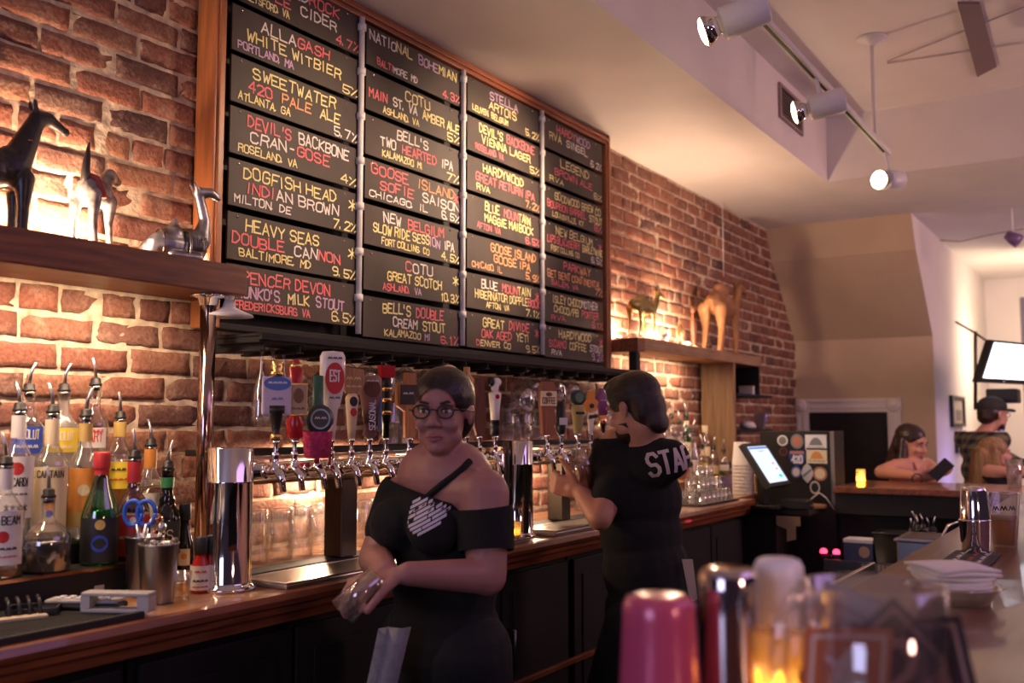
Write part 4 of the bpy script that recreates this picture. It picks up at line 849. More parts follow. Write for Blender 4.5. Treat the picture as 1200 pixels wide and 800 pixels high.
# right shelf animals
bz = 1.8935
def camel(name, label, px, y, H, ax, m, vox, hump=1, lean=0.0, tail=True, sa=1.0, leg=1.0):
    o = P(px, 395, y=y); t = thing(name, label, 'figurine', (o.x, y, bz)); F0 = local_frame((o.x, y, bz), ax); F = lambda a, b, c=0: F0(a*H*sa, b*H, c*H)
    q = MB(); s = H
    q.ball(F(-.10, .58), (.22*s*sa, .12*s, .14*s)); q.ball(F(.08, .58), (.17*s*sa, .12*s, .15*s)); q.ball(F(-.02, .70*hump), (.13*s*sa, .085*s, .13*s))
    q.cone(F(.18, .60), .10*s, F(.30, .56), .075*s); q.cone(F(.30, .56), .075*s, F(.40, .74), .055*s); q.cone(F(.40, .74), .055*s, F(.43, .86), .048*s); q.cone(F(.43, .87), .06*s, F(.55, .86), .045*s); q.cone(F(.55, .86), .045*s, F(.62, .83), .032*s)
    for c in (-.035, .035): q.cone(F(.41, .91, c), .018*s, F(.385, .95, c), .012*s)
    for a, c in ((-.24, .085), (-.19, -.085), (.14, .08), (.18, -.08)):
        bk = -.03 if a < 0 else .0
        q.cone(F(a, .52, c), (.085 if a < 0 else .06)*s*leg, F(a+.02, .28, c), .038*s*leg); q.cone(F(a+.02, .28, c), .040*s*leg, F(a+bk, .04, c), .027*s*leg); q.cone(F(a+bk, .03, c), .032*s*leg, F(a+bk+.03, .03, c), .028*s*leg)
    if tail: q.cone(F(-.30, .60), .018*s, F(-.335, .36), .012*s)
    skin(q, 'body', m, vox, 3, t); return t, F
t, F = camel('camel_figurine', 'olive metal camel figurine at the left of the beam shelf', 753, -.19, .30, (1, .0, 0), mat('brass_patina', (.30, .22, .06), .4, .4, .3, 20), .005, .93, 0, False, 1.55, .62)
for k in (-1, 1):
    MB().tube([F(.44, .92, k*.03), F(.40, 1.02, k*.05), F(.36, 1.03, k*.06), F(.35, .97, k*.06)], .003, 6).build('wire_curl', DKSTEEL, t, True)
MB().tube([F(.05, .80), F(.18, .86), F(.22, .74), F(.16, .66)], .0025, 6).build('wire_rein', DKSTEEL, t, True)
camel('camel_figurine', 'small tan camel figurine seen from behind between the two larger camels', 797, -.19, .155, (.9, .45, 0), mat('tan_clay', (.55, .33, .14), .6, 0, .2, 30), .004)
t, F = camel('camel_figurine', 'large brown leather camel figurine at the right of the beam shelf', 846, -.16, .53, (1, .0, 0), mat('camel_leather', (.34, .16, .065), .6, 0, .25, 14, .15), .006, 1.04, 0, True, 1.4)
q = MB(); q.ball(F(-.02, .70), (.055, .045, .05)); sd = q.build('saddle', wood('saddle_brown', (.22, .10, .05)), t, True)
o = P(776, 390, y=-.13); F = local_frame((o.x, -.13, bz), (1, -.2, 0)); t = thing('zebra_figurine', 'small black and white striped lying zebra figurine beside the olive camel', 'figurine', (o.x, -.13, bz))
q = MB(); q.ball(F(0, .03), (.045, .028, .03)); q.cone(F(.03, .04), .018, F(.04, .075), .013); q.cone(F(.04, .078), .014, F(.06, .062), .009)
for c in (-.02, .02): q.cone(F(.03, .01, c), .009, F(-.02, .01, c), .009)
body = skin(q, 'body', PAPER, .003, 2, t); tr = bvh(body)
for k in range(8):
    s = MB(); a = -.04+k*.0115; n = 8
    for j in range(n): s.quad(V((a+.004*math.sin(j), 0, .0+.008*j)), V((a+.0045+.004*math.sin(j), 0, .0+.008*j)), V((a+.0045+.004*math.sin(j+1), 0, .008*j+.008)), V((a+.004*math.sin(j+1), 0, .008*j+.008)))
    s.v = [F(p.x, p.z)+V((0, -.1, 0)) for p in s.v]
    press(s, tr, (0, 1, 0), .0012); s.build('stripe', BLACK, t, True)
o = P(812, 396, y=-.10); t = thing('carved_figure', 'thin tall dark carved standing figure behind the large camel', 'figurine', (o.x, -.10, bz)); q = MB(); c = V((o.x, -.10, bz))
q.cone(c+V((0, 0, .01)), .02, c+V((.004, 0, .10)), .016); q.cone(c+V((.004, 0, .10)), .018, c+V((-.004, 0, .19)), .014); q.cone(c+V((-.004, 0, .19)), .010, c+V((0, 0, .225)), .009); q.ball(c+V((0, 0, .25)), (.017, .017, .024)); q.cone(c+V((.012, -.01, .18)), .007, c+V((.03, -.012, .11)), .006)
skin(q, 'body', cBrn, .004, 3, t)
o = P(838, 405, y=-.09); t = thing('lying_figurine', 'small dark lying animal figurine under the large camel', 'figurine', (o.x-.06, -.06, bz)); q = MB(); c = V(t.location)
q.ball(c+V((0, 0, .025)), (.045, .022, .024)); q.cone(c+V((.035, 0, .03)), .014, c+V((.055, 0, .052)), .011); q.ball(c+V((.066, 0, .052)), (.013, .01, .01)); skin(q, 'body', cBrn, .0035, 2, t)
for ux_, uy_, uz_, uw_, ul_ in UPL:
    o = thing('uplight', ul_, 'lamp', (ux_, uy_, uz_), group='uplights on the shelves'); MB().lathe([(0, 0), (.022, 0), (.024, .010), (.019, .014)], (0, 0, 0), 18).build('housing', BLACK, o); MB().lathe([(.0185, .0125), (.010, .0165), (0, .0175)], (0, 0, 0), 16).build('lens', mat('uplight_lens', (1, .75, .45), .4, emit=8), o)
# hanging wire above the large camel
p = P(848, 320, y=-.05); o = MB().tube([(p.x, -.05, p.z-.02), (p.x, -.05, CEIL-.001)], .003, 6).build('hanging_wire', PAPER); tag(o, 'thin pale wire hanging down the brick wall above the large camel', 'wire')
# cabinet contents
o = thing('storage_box', 'small pale box on the upper shelf of the wall cabinet', 'box', (P(878, 458, y=-.16).x, -.16, sz1+.001)); MB().box((-.07, -.05, 0), (.07, .05, .045), 0, .004).build('carton', PAPER, o); MB().box((-.072, -.052, .045), (.072, .052, .06), 0, .004).build('lid', pCr, o)
o = thing('folded_towel', 'folded white towel on the lower shelf of the wall cabinet', 'towel', (P(876, 497, y=-.16).x, -.16, sz2+.001))
q = MB(); q.ball((0, 0, .03), (.07, .05, .026), 0, 16); q.ball((.01, 0, .018), (.075, .055, .018), 0, 16); skin(q, 'cloth', PAPER, .006, 4, o, local=True)
tumbler('plastic_cup', 'translucent plastic cup on the lower shelf of the wall cabinet', 'cup', (P(891, 496, y=-.2).x, -.2, sz2+.001), .032, .044, .11, glass('milky_plastic', (.8, .75, .75), .1, .2, .5))
# ------------------------------------------------------------------ bottles and glasses at the right of the counter
CB = 'liquor bottles on the right of the counter'
def rb_(label, px, pyc, y, rb, gl, liq=None, **k):
    x, _, zc = at(px, pyc, y); return bottle(label, x, y, CZ+.001+k.pop('up', 0), zc, rb, gl, liq, group=CB, **k)
RIS = thing('bottle_stand', 'low wood bottle stand at the right end of the counter', 'stand', (5.1, -.15, CZ)); MB().box((4.7, -.27, CZ+.001), (5.98, -.03, CZ+.09), 0, .003).build('step', wood('stand_wood', (.32, .18, .09)), RIS, True); MB().box((4.75, -.155, CZ+.0905), (5.98, -.03, CZ+.16), 0, .003).build('step', wood('stand_wood', (.32, .18, .09)), RIS, True)
spec = [(779, 492, -.07, .034, GLASS, CLEAR, 'clear bottle just right of the bartender neck', [('band', pGr, .4, .6, 1)]), (787, 488, -.075, .033, GLASS, GOLDL, 'amber bottle with a tall pourer beside the bartender neck', [('band', pW, .2, .5, 1)]),
        (796, 495, -.08, .034, GLASS, CLEAR, 'clear bottle with a white label above the STAFF lettering', [('band', pW, .2, .55, 1)]), (804, 486, -.085, .035, GREEN, GREENL, 'green bottle standing tallest in the right cluster', [('band', pCr, .2, .45, 1), ('neck', pCr, .8, .88)]),
        (801, 510, -.20, .036, GLASS, REDL, 'bottle with red liquor in the right cluster', [('band', pRed, .2, .5, 1)]), (812, 507, -.19, .036, GLASS, CLEAR, 'clear round shouldered bottle behind the shot glasses', [('band', pW, .15, .4, 1)]),
        (826, 500, -.10, .034, GLASS, GOLDL, 'bottle with a pale stopper in front of the pine panel', [('band', pCr, .2, .45, 1)]), (838, 497, -.10, .034, GLASS, CLEAR, 'clear bottle with a cork stopper in front of the pine panel', []),
        (850, 496, -.11, .038, glass('blue_glass', (.25, .35, .75)), CLEAR, 'dark blue bottle at the right end of the bottle cluster', [('neck', pBlu, .78, .97)]), (823, 524, -.21, .036, GLASS, GOLDL, 'gold tequila bottle behind the pile of shot glasses', [('band', pYel, .2, .5, 1)]),
        (836, 526, -.215, .035, GLASS, GOLDL, 'pale gold bottle left of the foam cups', [('band', pCr, .1, .4, 1)]), (848, 529, -.225, .036, GLASS, GREENL, 'bottle of green liqueur beside the foam cups', [('band', pW, .2, .45, 1)]),
        (809, 545, -.33, .034, GLASS, CLEAR, 'clear bottle with a lilac label beside the STAFF lettering', [('band', cLil, .2, .6, 1.1)])]
for k, (px, py, y, r, gl, lq, lb, la) in enumerate(spec):
    up = .161 if y > -.15 else (.091 if y > -.28 else 0)
    rb_(lb, px, py, y, r, gl, lq, lev=.5, shape=('std', 'tall', 'slope')[k % 3], lab=la, up=up, cap=(pCr if k in (6, 7) else (pBlu if k == 8 else None)))
# foam cup stack
c = P(870, 582, z=CZ); fc = None
base = V((c.x-.1, -.44, CZ+.001)); base = V((P(871, 580, y=-.44).x, -.44, CZ+.001))
for k in range(9):
    nm = 'white foam cup, %s of the upturned stack by the register' % ('lowest' if k == 0 else 'topmost' if k == 8 else 'in the middle')
    if fc is None:
        fc = thing('foam_cup', nm, 'cup', base, group='stack of foam cups'); MB().lathe([(.060, 0), (.064, .002), (.061, .006), (.048, .13), (.047, .135), (0, .135), (0, .131), (.045, .13), (.058, .006), (.058, 0)], (0, 0, 0), 24).build('cup', PAPER, fc)
        zt = P(871, 518, y=-.44).z; stp = (zt-CZ-.135)/8
    else: dup(fc, base+V((0, 0, stp*k)), None, nm)
c = tumbler('shaker_tin', 'small steel shaker tin between the foam cups and the register', 'shaker', (P(886, 580, y=-.42).x, -.42, CZ+.001), .03, .036, .10, STEEL)
# shot glasses
tr_ = thing('glass_tray', 'flat tray under the pile of shot glasses', 'tray', (4.95, -.45, CZ)); MB().box((4.62, -.57, CZ+.001), (5.15, -.37, CZ+.008), 0, .003).build('tray', RUBBER, tr_, True)
sg0 = None; k = 0
for lay in range(3):
    for i in range(7-lay*2):
        for j in range(3-lay):
            p = V((4.69+.062*(i+lay)+.01*(j % 2), -.54+.06*j+.03*lay, CZ+.009+.062*lay))
            lb = 'small clear shot glass upturned in the pile beside the foam cups'
            if sg0 is None:
                sg0 = thing('shot_glass', lb, 'glass', p, group='pile of shot glasses'); MB().lathe([(0, .061), (.021, .061), (.026, .002), (.0245, 0), (.0195, .050), (0, .050)], (0, 0, 0), 14).build('glass', GLASS, sg0)
            else: dup(sg0, p)
            k += 1
# ------------------------------------------------------------------ register and sticker covered cabinet
SX = 5.62
ck = thing('sticker_cabinet', 'tall black cabinet side covered with round beer stickers', 'cabinet', (SX+.1, -.74, 0))
MB().box((SX, -.955, .0), (SX+.22, -.53, 1.402), 0, .004).build('cabinet_body', BLACKW, ck, True); MB().box((SX-.006, -.957, .98), (SX, -.935, 1.402), 0, .001).build('edge_trim', DKSTEEL, ck, True)
def stk(label, px, py, w, h, kind, c1, c2, txt_=None):
    p = P(px, py, x=SX-.0015); o = thing('sticker', label, 'sticker', (SX-.0012, p.y, p.z), group='stickers on the black cabinet'); fn = lambda u, v: V((-.0008, -u, v)); g = lambda d: (lambda u, v: V((-.0008-d, -u, v)))
    mb = MB()
    if kind == 'o': disc(mb, fn, 0, 0, w/2, h/2, 0); b = mb.build('paper', c1, o); m2 = MB(); disc(m2, g(.0006), 0, 0, w*.36, h*.36, 0); m2.build('emblem', c2, b)
    elif kind == 'r': mb.add([fn(-w/2, -h/2), fn(w/2, -h/2), fn(w/2, h/2), fn(-w/2, h/2)], [(0, 1, 2, 3)]); b = mb.build('paper', c1, o); m2 = MB(); m2.add([g(.0006)(u*w, v*h) for u, v in ((-.32, -.2), (.32, -.2), (.22, .12), (.08, .3), (-.08, .3), (-.22, .12))], [tuple(range(6))]); m2.build('emblem', c2, b); m3 = MB(); letter(m3, '~~~~', g(.0006), -w*.4, w*.4, -h*.4, h*.14, .002); m3.build('lettering', BLACK, b)
    elif kind == 's':
        pts = [(-.5, .5), (.5, .5), (.55, .1), (.45, -.25), (0, -.5), (-.45, -.25), (-.55, .1)]; mb.add([fn(u*w, v*h) for u, v in pts], [tuple(range(7))]); b = mb.build('paper', c1, o); m2 = MB(); m2.add([g(.0006)(u*w, v*h) for u, v in ((-.46, .28), (.46, .28), (.46, .46), (-.46, .46))], [(0, 1, 2, 3)]); m2.build('band', c2, b); m3 = MB(); letter(m3, '420', g(.0007), -w*.34, w*.34, -h*.25, h*.42, .009); m3.build('lettering', PAPER, b)
    elif kind == 'd': mb.add([fn(u*w, v*h) for u, v in ((0, .5), (.3, .3), (.5, 0), (.3, -.3), (0, -.5), (-.3, -.3), (-.5, 0), (-.3, .3))], [tuple(range(8))]); b = mb.build('paper', c1, o); m2 = MB(); m2.add([g(.0006)(u*w, v*h) for u, v in ((-.36, -.12), (-.28, -.22), (.36, .12), (.28, .22))], [(0, 1, 2, 3)]); m2.build('emblem', c2, b)
    return o
pT = paint((.5, .2, .12), .6, 'sticker_rust'); pN = paint((.03, .07, .28), .6, 'sticker_navy'); pG = paint((.2, .22, .22), .6, 'sticker_grey')
stk('small round white sticker at the top left', 917, 516, .062, .062, 'o', PAPER, pG); stk('round grey and red sticker left of the white rectangle', 934, 517, .075, .085, 'o', pG, pT)
stk('white rectangular sticker with a grey emblem at the top right', 956, 518, .12, .085, 'r', PAPER, pG); stk('cream and yellow rectangular sticker under the white one', 957, 534, .115, .085, 'r', pCr, pOr)
stk('blue road shield sticker reading 420', 934, 537, .085, .09, 's', pN, pT); stk('round dark red sticker left of the shield', 918, 529, .05, .05, 'o', paint((.16, .03, .03), .6, 'sticker_maroon'), pBlk)
stk('blue round sticker low on the left', 933, 553, .058, .065, 'o', paint((.1, .2, .55), .6, 'sticker_blue'), pW); stk('white diamond sticker with a diagonal stripe', 946, 554, .072, .115, 'd', paint((.6, .6, .58), .6, 'sticker_silver'), pG)
stk('orange round sticker at the lower right', 961, 555, .08, .08, 'o', pT, pCr); stk('small cream oval sticker at the bottom', 955, 571, .058, .075, 'o', paint((.62, .6, .45), .6, 'sticker_oval'), pBlk)
# touch screen
rg = thing('cash_register', 'black touch screen register with a lit tilted screen', 'register', (P(905, 590, y=-.62).x, -.60, 1.0))
bl = P(902, 566, y=-.74); br = P(923, 561, y=-.74); tl = P(885, 523, y=-.62); wv = V((br.x-bl.x, 0, 0)); hv = tl-bl; hv.x = 0; bl = V((bl.x, bl.y, bl.z)); nv = wv.cross(hv).normalized()
hv = hv*1.0; e = .10
A = bl-wv*e-hv*e; q = MB(); cs = [A, A+wv*(1+2*e), A+wv*(1+2*e)+hv*(1+2*e), A+hv*(1+2*e)]
if nv.y > 0: nv = -nv
q.hexa([p-nv*.03 for p in cs]+[p for p in cs]); q.build('bezel', BLACK, rg, True)
q = MB(); q.quad(*[p+nv*.001 for p in (bl, bl+wv, bl+wv+hv, bl+hv)]); scn = q.build('screen', mat('lit_screen', (.62, .80, 1), .3, emit=.9), rg, True)
for u, v, c, w_, h_ in ((.55, .86, (.2, .3, .4), .3, .03), (.78, .5, (.6, .15, .25), .12, .05), (.8, .35, (.6, .15, .25), .12, .05), (.78, .15, (.05, .6, .55), .2, .08), (.5, .95, (.1, .2, .5), .98, .06)):
    q = MB(); c0 = bl+wv*u+hv*v+nv*.002; q.quad(c0-wv*w_/2-hv*h_/2, c0+wv*w_/2-hv*h_/2, c0+wv*w_/2+hv*h_/2, c0-wv*w_/2+hv*h_/2); q.build('screen_mark', mat('screen_mark_%d' % int(u*100+v*10), c, .4, emit=.8), scn, True)
ctr = bl+wv*.5+hv*.2-nv*.04; q = MB().box((ctr.x-.04, ctr.y+.01, 1.006), (ctr.x+.04, ctr.y+.05, ctr.z), 0, .004); q.box((ctr.x-.08, -.76, .986), (ctr.x+.08, -.55, 1.006), 0, .004); q.build('stand', BLACK, rg, True)
dk = thing('register_desk', 'dark low desk with a rounded brown top under the register', 'desk', (5.45, -.6, 0)); MB().box((5.29, -.90, .955), (5.60, -.512, .985), 0, .004).build('desk_top', BLACKW, dk, True); MB().box((5.30, -.72, .0), (5.595, -.512, .954), 0, .004).build('body', DARKW, dk, True)
o = thing('cutting_board', 'rounded brown wood board beside the register', 'board', (5.5, -.86, .986)); n = 14; pl = [(.10*math.cos(2*PI*i/n), .075*math.sin(2*PI*i/n)) for i in range(n)]; MB().prism(pl, (0, 0, 0), (1, 0, 0), (0, 1, 0), .014).build('board', wood('board_wood', (.36, .19, .08)), o)
o = thing('receipt_printer', 'low black printer with chrome edges under the register screen', 'printer', (5.345, -.82, .986)); MB().box((-.06, -.07, 0), (.06, .07, .05), 0, .006).build('case', BLACK, o); MB().box((-.064, -.074, .018), (.062, -.070, .022)).build('edge_trim', CHROME, o); MB().box((-.064, -.074, .034), (.062, -.070, .038)).build('edge_trim', CHROME, o)
o = thing('paper_notice', 'tan paper notice taped under the brown board', 'notice', (5.29, -.84, .87)); fn = lambda u, v: V((0, -u, v)); MB().prism([(-.075, .05), (.055, .05), (.055, .0), (.03, -.0), (.03, -.07), (-.02, -.085), (-.02, -.02), (-.075, -.0)], (0, 0, 0), (0, -1, 0), (0, 0, 1), .001).build('paper', paint((.42, .30, .18), .8, 'tan_paper'), o); o.location.x = 5.2835
o.location = (5.2845, -.80, .90)
cbl = MB().tube([P(950, 585, x=SX-.01), P(960, 577, x=SX-.012), P(968, 583, x=SX-.012), P(978, 597, x=SX-.02)], .004, 6).build('cable', PAPER); tag(cbl, 'white cable looping down the sticker cabinet', 'cable')
# ------------------------------------------------------------------ near bar and far bar
BZ = 1.10; YI = -1.865
nb = thing('front_bar', 'long varnished oak bar top in the right foreground', 'bar', (3, -2.2, 0))
MB().box((.3, -2.75, BZ-.045), (5.545, YI, BZ), 0, .006).build('bar_top', BARTOP, nb, True)
MB().box((.3, YI-.10, .0), (5.545, YI-.04, BZ-.046), 0, .002).build('front_panel', DARKW, nb, True)
MB().box((.3, YI-.02, BZ-.075), (5.545, YI+.0, BZ-.046), 0, .004).build('edge_moulding', MAHOG, nb, True)
fb = thing('end_bar', 'dark bar return with a brown top where the patrons sit', 'bar', (5.9, -1.8, 0))
MB().box((5.55, -2.9, BZ-.035), (6.25, -.962, BZ), 0, .005).build('bar_top', MAHOG, fb, True)
MB().box((5.57, -2.9, BZ-.15), (5.62, -.965, BZ-.036), 0, .003).build('fascia', BLACKW, fb, True)
MB().box((5.66, -2.9, 0), (5.72, -.965, BZ-.036), 0, .003).build('back_panel', DARKW, fb, True)
# speed rail shelf with its things
SZ = .72
sr = thing('speed_rail', 'steel shelf with a pale perforated lip under the end bar', 'shelf', (5.4, -1.3, SZ))
MB().box((5.34, -1.9, SZ-.02), (5.62, -.96, SZ), 0, .002).build('shelf_plate', STEEL, sr, True)
MB().box((5.325, -1.9, SZ-.045), (5.339, -.96, SZ+.012), 0, .002).build('front_lip', DKSTEEL, sr, True)
q = MB()
for k in range(26): q.box((5.321, -1.155-.02*k, SZ-.03), (5.3249, -1.167-.02*k, SZ+.002))
q.build('lip_slots', paint((.55, .42, .25), .5), sr, True)
for k, (px, lb) in enumerate(((965, 'left small gadget with a glowing red light on the speed rail'), (980, 'right small gadget with a glowing red light on the speed rail'))):
    p = P(px, 640, x=5.42); o = thing('red_light', lb, 'light', (5.42, p.y, SZ+.001)); MB().lathe([(0, 0), (.032, 0), (.034, .02), (.02, .03), (0, .03)], (0, 0, 0), 16).build('base', BLACK, o); MB().ball((0, 0, .038), (.020, .020, .018), 0, 12).build('lit_dome', mat('red_lit', (1, .04, .10), .4, emit=4), o)
p = P(1008, 645, x=5.45); o = thing('carton_box', 'white topped blue carton on the speed rail', 'box', (5.47, p.y, SZ+.001)); MB().box((-.06, -.075, 0), (.06, .075, .095), 0, .003).build('carton', paint((.05, .07, .14), .6, 'carton_blue'), o); MB().box((-.062, -.077, .095), (.062, .077, .115), 0, .003).build('lid', PAPER, o); oval_ = MB(); disc(oval_, lambda u, v: V((-.0605, -u, v)), .03, .05, .028, .03, 0); oval_.build('picture', paint((.5, .3, .2), .6), o)
p = P(1046, 645, x=5.45); o = thing('plastic_bin', 'black plastic bin beside the carton on the speed rail', 'bin', (5.47, p.y, SZ+.001)); MB().lathe([(0, 0), (.10, 0), (.118, .15), (.126, .15), (.126, .16), (.112, .16), (.095, .006), (0, .006)], (0, 0, 0), 4).xf(M.Rotation(PI/4, 4, 'Z')).build('bin', BLACK, o)
b0 = None
for k, (px, dx) in enumerate(((1068, .0), (1076, .07), (1082, .01), (1089, .075), (1094, .02), (1073, .14))):
    p = P(px, 645, x=5.36+dx); nm = ['small amber bitters bottle nearest the black bin', 'small amber bottle second from the black bin', 'small amber bottle in the middle of the pourer cluster', 'small amber bottle behind the steel ice bin', 'small amber bottle at the right of the pourer cluster', 'small amber bottle at the back of the pourer cluster'][k]
    bb = bottle(nm, 5.38+dx, p.y, SZ+.001, SZ+.17+.012*(k % 3), .034, BROWN, WHISK, .55, 'slope', lab=[('band', pCr, .1, .35, 1)], group='pourer bottles on the speed rail')
# steel ice bin between the bars
p = P(1103, 648, z=.86); o = thing('ice_bin', 'square steel ice bin below the bar edge', 'bin', (p.x, p.y, .62)); x0, x1 = p.x-.02, p.x+.20
MB().box((-.16, -.16, 0), (.16, .16, .30), 0, .006).build('tub', STEEL, o); MB().box((-.17, -.17, .30), (.17, .17, .312), 0, .003).build('rim', STEEL, o); MB().box((-.14, -.14, .3125), (.14, .14, .316)).build('lid', DKSTEEL, o)
MB().tube([(-.10, -.02, .316), (-.05, -.04, .37), (.16, -.09, .38)], .007, 8).build('handle', CHROME, o)
MB().box((-.15, -.15, -.62), (.15, .15, -.001), 0, .004).build('stand', DARKW, o)
sk = thing('sink_rail', 'steel sink ledge along the inside of the front bar', 'ledge', (3.2, -1.72, .0)); MB().box((2.3, -1.84, .93), (3.35, -1.66, .955), 0, .004).build('ledge', STEEL, sk, True); MB().box((2.3, -1.66, .93), (3.35, -1.645, 1.0), 0, .003).build('backsplash', STEEL, sk, True); MB().box((2.35, -1.83, 0), (3.3, -1.68, .929), 0, .003).build('base', DARKW, sk, True)
# things on the front bar
def cup_at(px, pyb, pyt, w0, w1, **k):
    b = P(px, pyb, z=BZ); d = (b-CP).dot(FW); zt = P(px, pyt, d=d).z; s = d/FPX; return b, zt-BZ, w0*s, w1*s
def upturned(label, cat, nm, px, pyb, pyt, wb, wt, m, fillet=.010, mats=None):
    b, h, r0, r1 = cup_at(px, pyb, pyt, wb, wt); o = thing(nm, label, cat, (b.x, b.y, BZ+.0005))
    MB().lathe([(r0-.004, 0), (r0, 0), (r0+.001, .004), (r1+(r0-r1)*.12, h*.86), (r1+.0005, h-fillet), (r1-fillet*.35, h-fillet*.25), (r1-fillet*.9, h), (0, h-.002), (0, h-.006), (r1-.006, h-.012), (r0-.004, 0)], (0, 0, 0), 40).build('cup', m, o); return o
upturned('pink metal cup standing upside down on the front bar', 'cup', 'shaker_cup', 774, 872, 700, 50, 42, mat('pink_enamel', (.66, .10, .20), .25, .1, coat=.3))
upturned('polished steel shaker tin upside down between the pink and white cups', 'shaker', 'shaker_tin', 856, 856, 667, 40, 34, mat('polished_tin', (.62, .56, .55), .10, 1))
wc = upturned('white plastic cup upside down between the steel tin and the glass pitcher', 'cup', 'candle_cup', 916, 835, 656, 37, 28, mat('white_plastic', (.90, .87, .90), .35))
wl = P(914, 862, z=BZ); o = thing('votive_candle', 'amber glass votive glowing on the front bar before the white cup', 'candle', (wl.x, wl.y, BZ+.0005)); dv = (wl-CP).dot(FW)/FPX; hv_ = P(914, 742, d=dv*FPX).z-BZ
MB().lathe([(0, 0), (25*dv, 0), (29*dv, hv_), (27.5*dv, hv_), (24*dv, .006), (0, .006)], (0, 0, 0), 28).build('glass_cup', MATS['amber_glass'], o)
MB().lathe([(0, .007), (23*dv, .007), (23.5*dv, .03), (.004, .031), (.007, .045), (0, .062)], (0, 0, 0), 16).build('wax', MATS['wax'], o); MB().ball((0, 0, .055), (.006, .006, .016), 0, 10).build('flame', MATS['flame'], o)
lamp('votive_glow', 'POINT', V(o.location)+V((0, 0, .06)), .22, (1, .50, .12), .01)
b, h, r0, r1 = cup_at(1026, 868, 688, 78, 85)
pt = thing('glass_pitcher', 'clear glass handled pitcher full of beer coasters in the foreground', 'pitcher', (b.x, b.y, BZ+.0005))
MB().lathe([(0, 0), (r0*.95, 0), (r0, .006), (r1, h), (r1-.004, h+.002), (r1-.007, h), (r0-.006, .014), (0, .014)], (0, 0, 0), 40).build('body', GLASS, pt)
ld = -RT*.93-FH*.36
MB().tube([ld*(r1*.96)+V((0, 0, h*.92)), ld*(r1*1.25)+V((0, 0, h*.97)), ld*(r1*1.52)+V((0, 0, h*.86)), ld*(r1*1.58)+V((0, 0, h*.55)), ld*(r1*1.42)+V((0, 0, h*.28)), ld*(r0*1.0)+V((0, 0, h*.14))], .010, 14).build('handle', GLASS, pt)
def coaster(label, off, zc, yaw, tilt, roll, size, c, edge, fig):
    o = thing('coaster', label, 'coaster', V(pt.location)+V((off.x, off.y, zc)), 0, 'beer coasters in the pitcher')
    o.rotation_euler = ((-FH).to_track_quat('-Y', 'Z').to_matrix()@M.Rotation(yaw, 3, 'Z')@M.Rotation(tilt, 3, 'X')@M.Rotation(roll, 3, 'Y')).to_euler()
    s = size/2; k = MB().box((-s, -.001, -s), (s, .001, s), 0).build('card', c, o); fl = lambda u, v: V((u, -.0014, v))
    m2 = MB()
    for (a0, b0_, a1, b1_) in ((-.86, -.86, .86, -.78), (-.86, .78, .86, .86), (-.86, -.78, -.78, .78), (.78, -.78, .86, .78)): m2.add([fl(a0*s, b0_*s), fl(a1*s, b0_*s), fl(a1*s, b1_*s), fl(a0*s, b1_*s)], [(0, 1, 2, 3)])
    m2.build('border', edge, k)
    m3 = MB(); m3.add([V((u*s, -.0016, v*s)) for u, v in fig], [tuple(range(len(fig)))]); m3.build('emblem', edge, k)
ARC = [(-.5, -.55), (-.3, -.55), (-.3, .1), (-.15, .35), (.15, .35), (.3, .1), (.3, -.55), (.5, -.55), (.5, .2), (.25, .58), (-.25, .58), (-.5, .2)]
BLOB = [(-.5, -.5), (.1, -.6), (.5, -.2), (.35, .2), (.5, .5), (0, .6), (-.2, .3), (-.55, .4), (-.3, 0)]
cb1 = paint((.58, .18, .08), .7, 'coaster_rust'); cdk = paint((.035, .022, .028), .7, 'coaster_dark'); ced = paint((.36, .22, .20), .7, 'coaster_line')
coaster('rust and white coaster at the left of the pitcher', -RT*.040-FH*.030, .080, .1, .12, .04, .098, cb1, paint((.75, .66, .64), .7, 'coaster_white'), BLOB)
coaster('dark coaster turned on its corner in the middle of the pitcher', RT*.012-FH*.020, .088, .0, .15, .80, .105, cdk, ced, ARC)
coaster('dark coaster leaning at the right side of the pitcher', RT*.050-FH*.010, .085, -.45, .15, -.18, .100, cdk, ced, ARC)
coaster('blank grey coaster standing at the back of the pitcher', -RT*.005+FH*.035, .098, .15, -.15, .35, .110, paint((.30, .28, .32), .7), paint((.36, .34, .38), .7), BLOB)
coaster('brown coaster behind the dark corner coaster', -RT*.020+FH*.005, .085, .1, .05, .5, .10, paint((.16, .10, .10), .7), ced, BLOB)
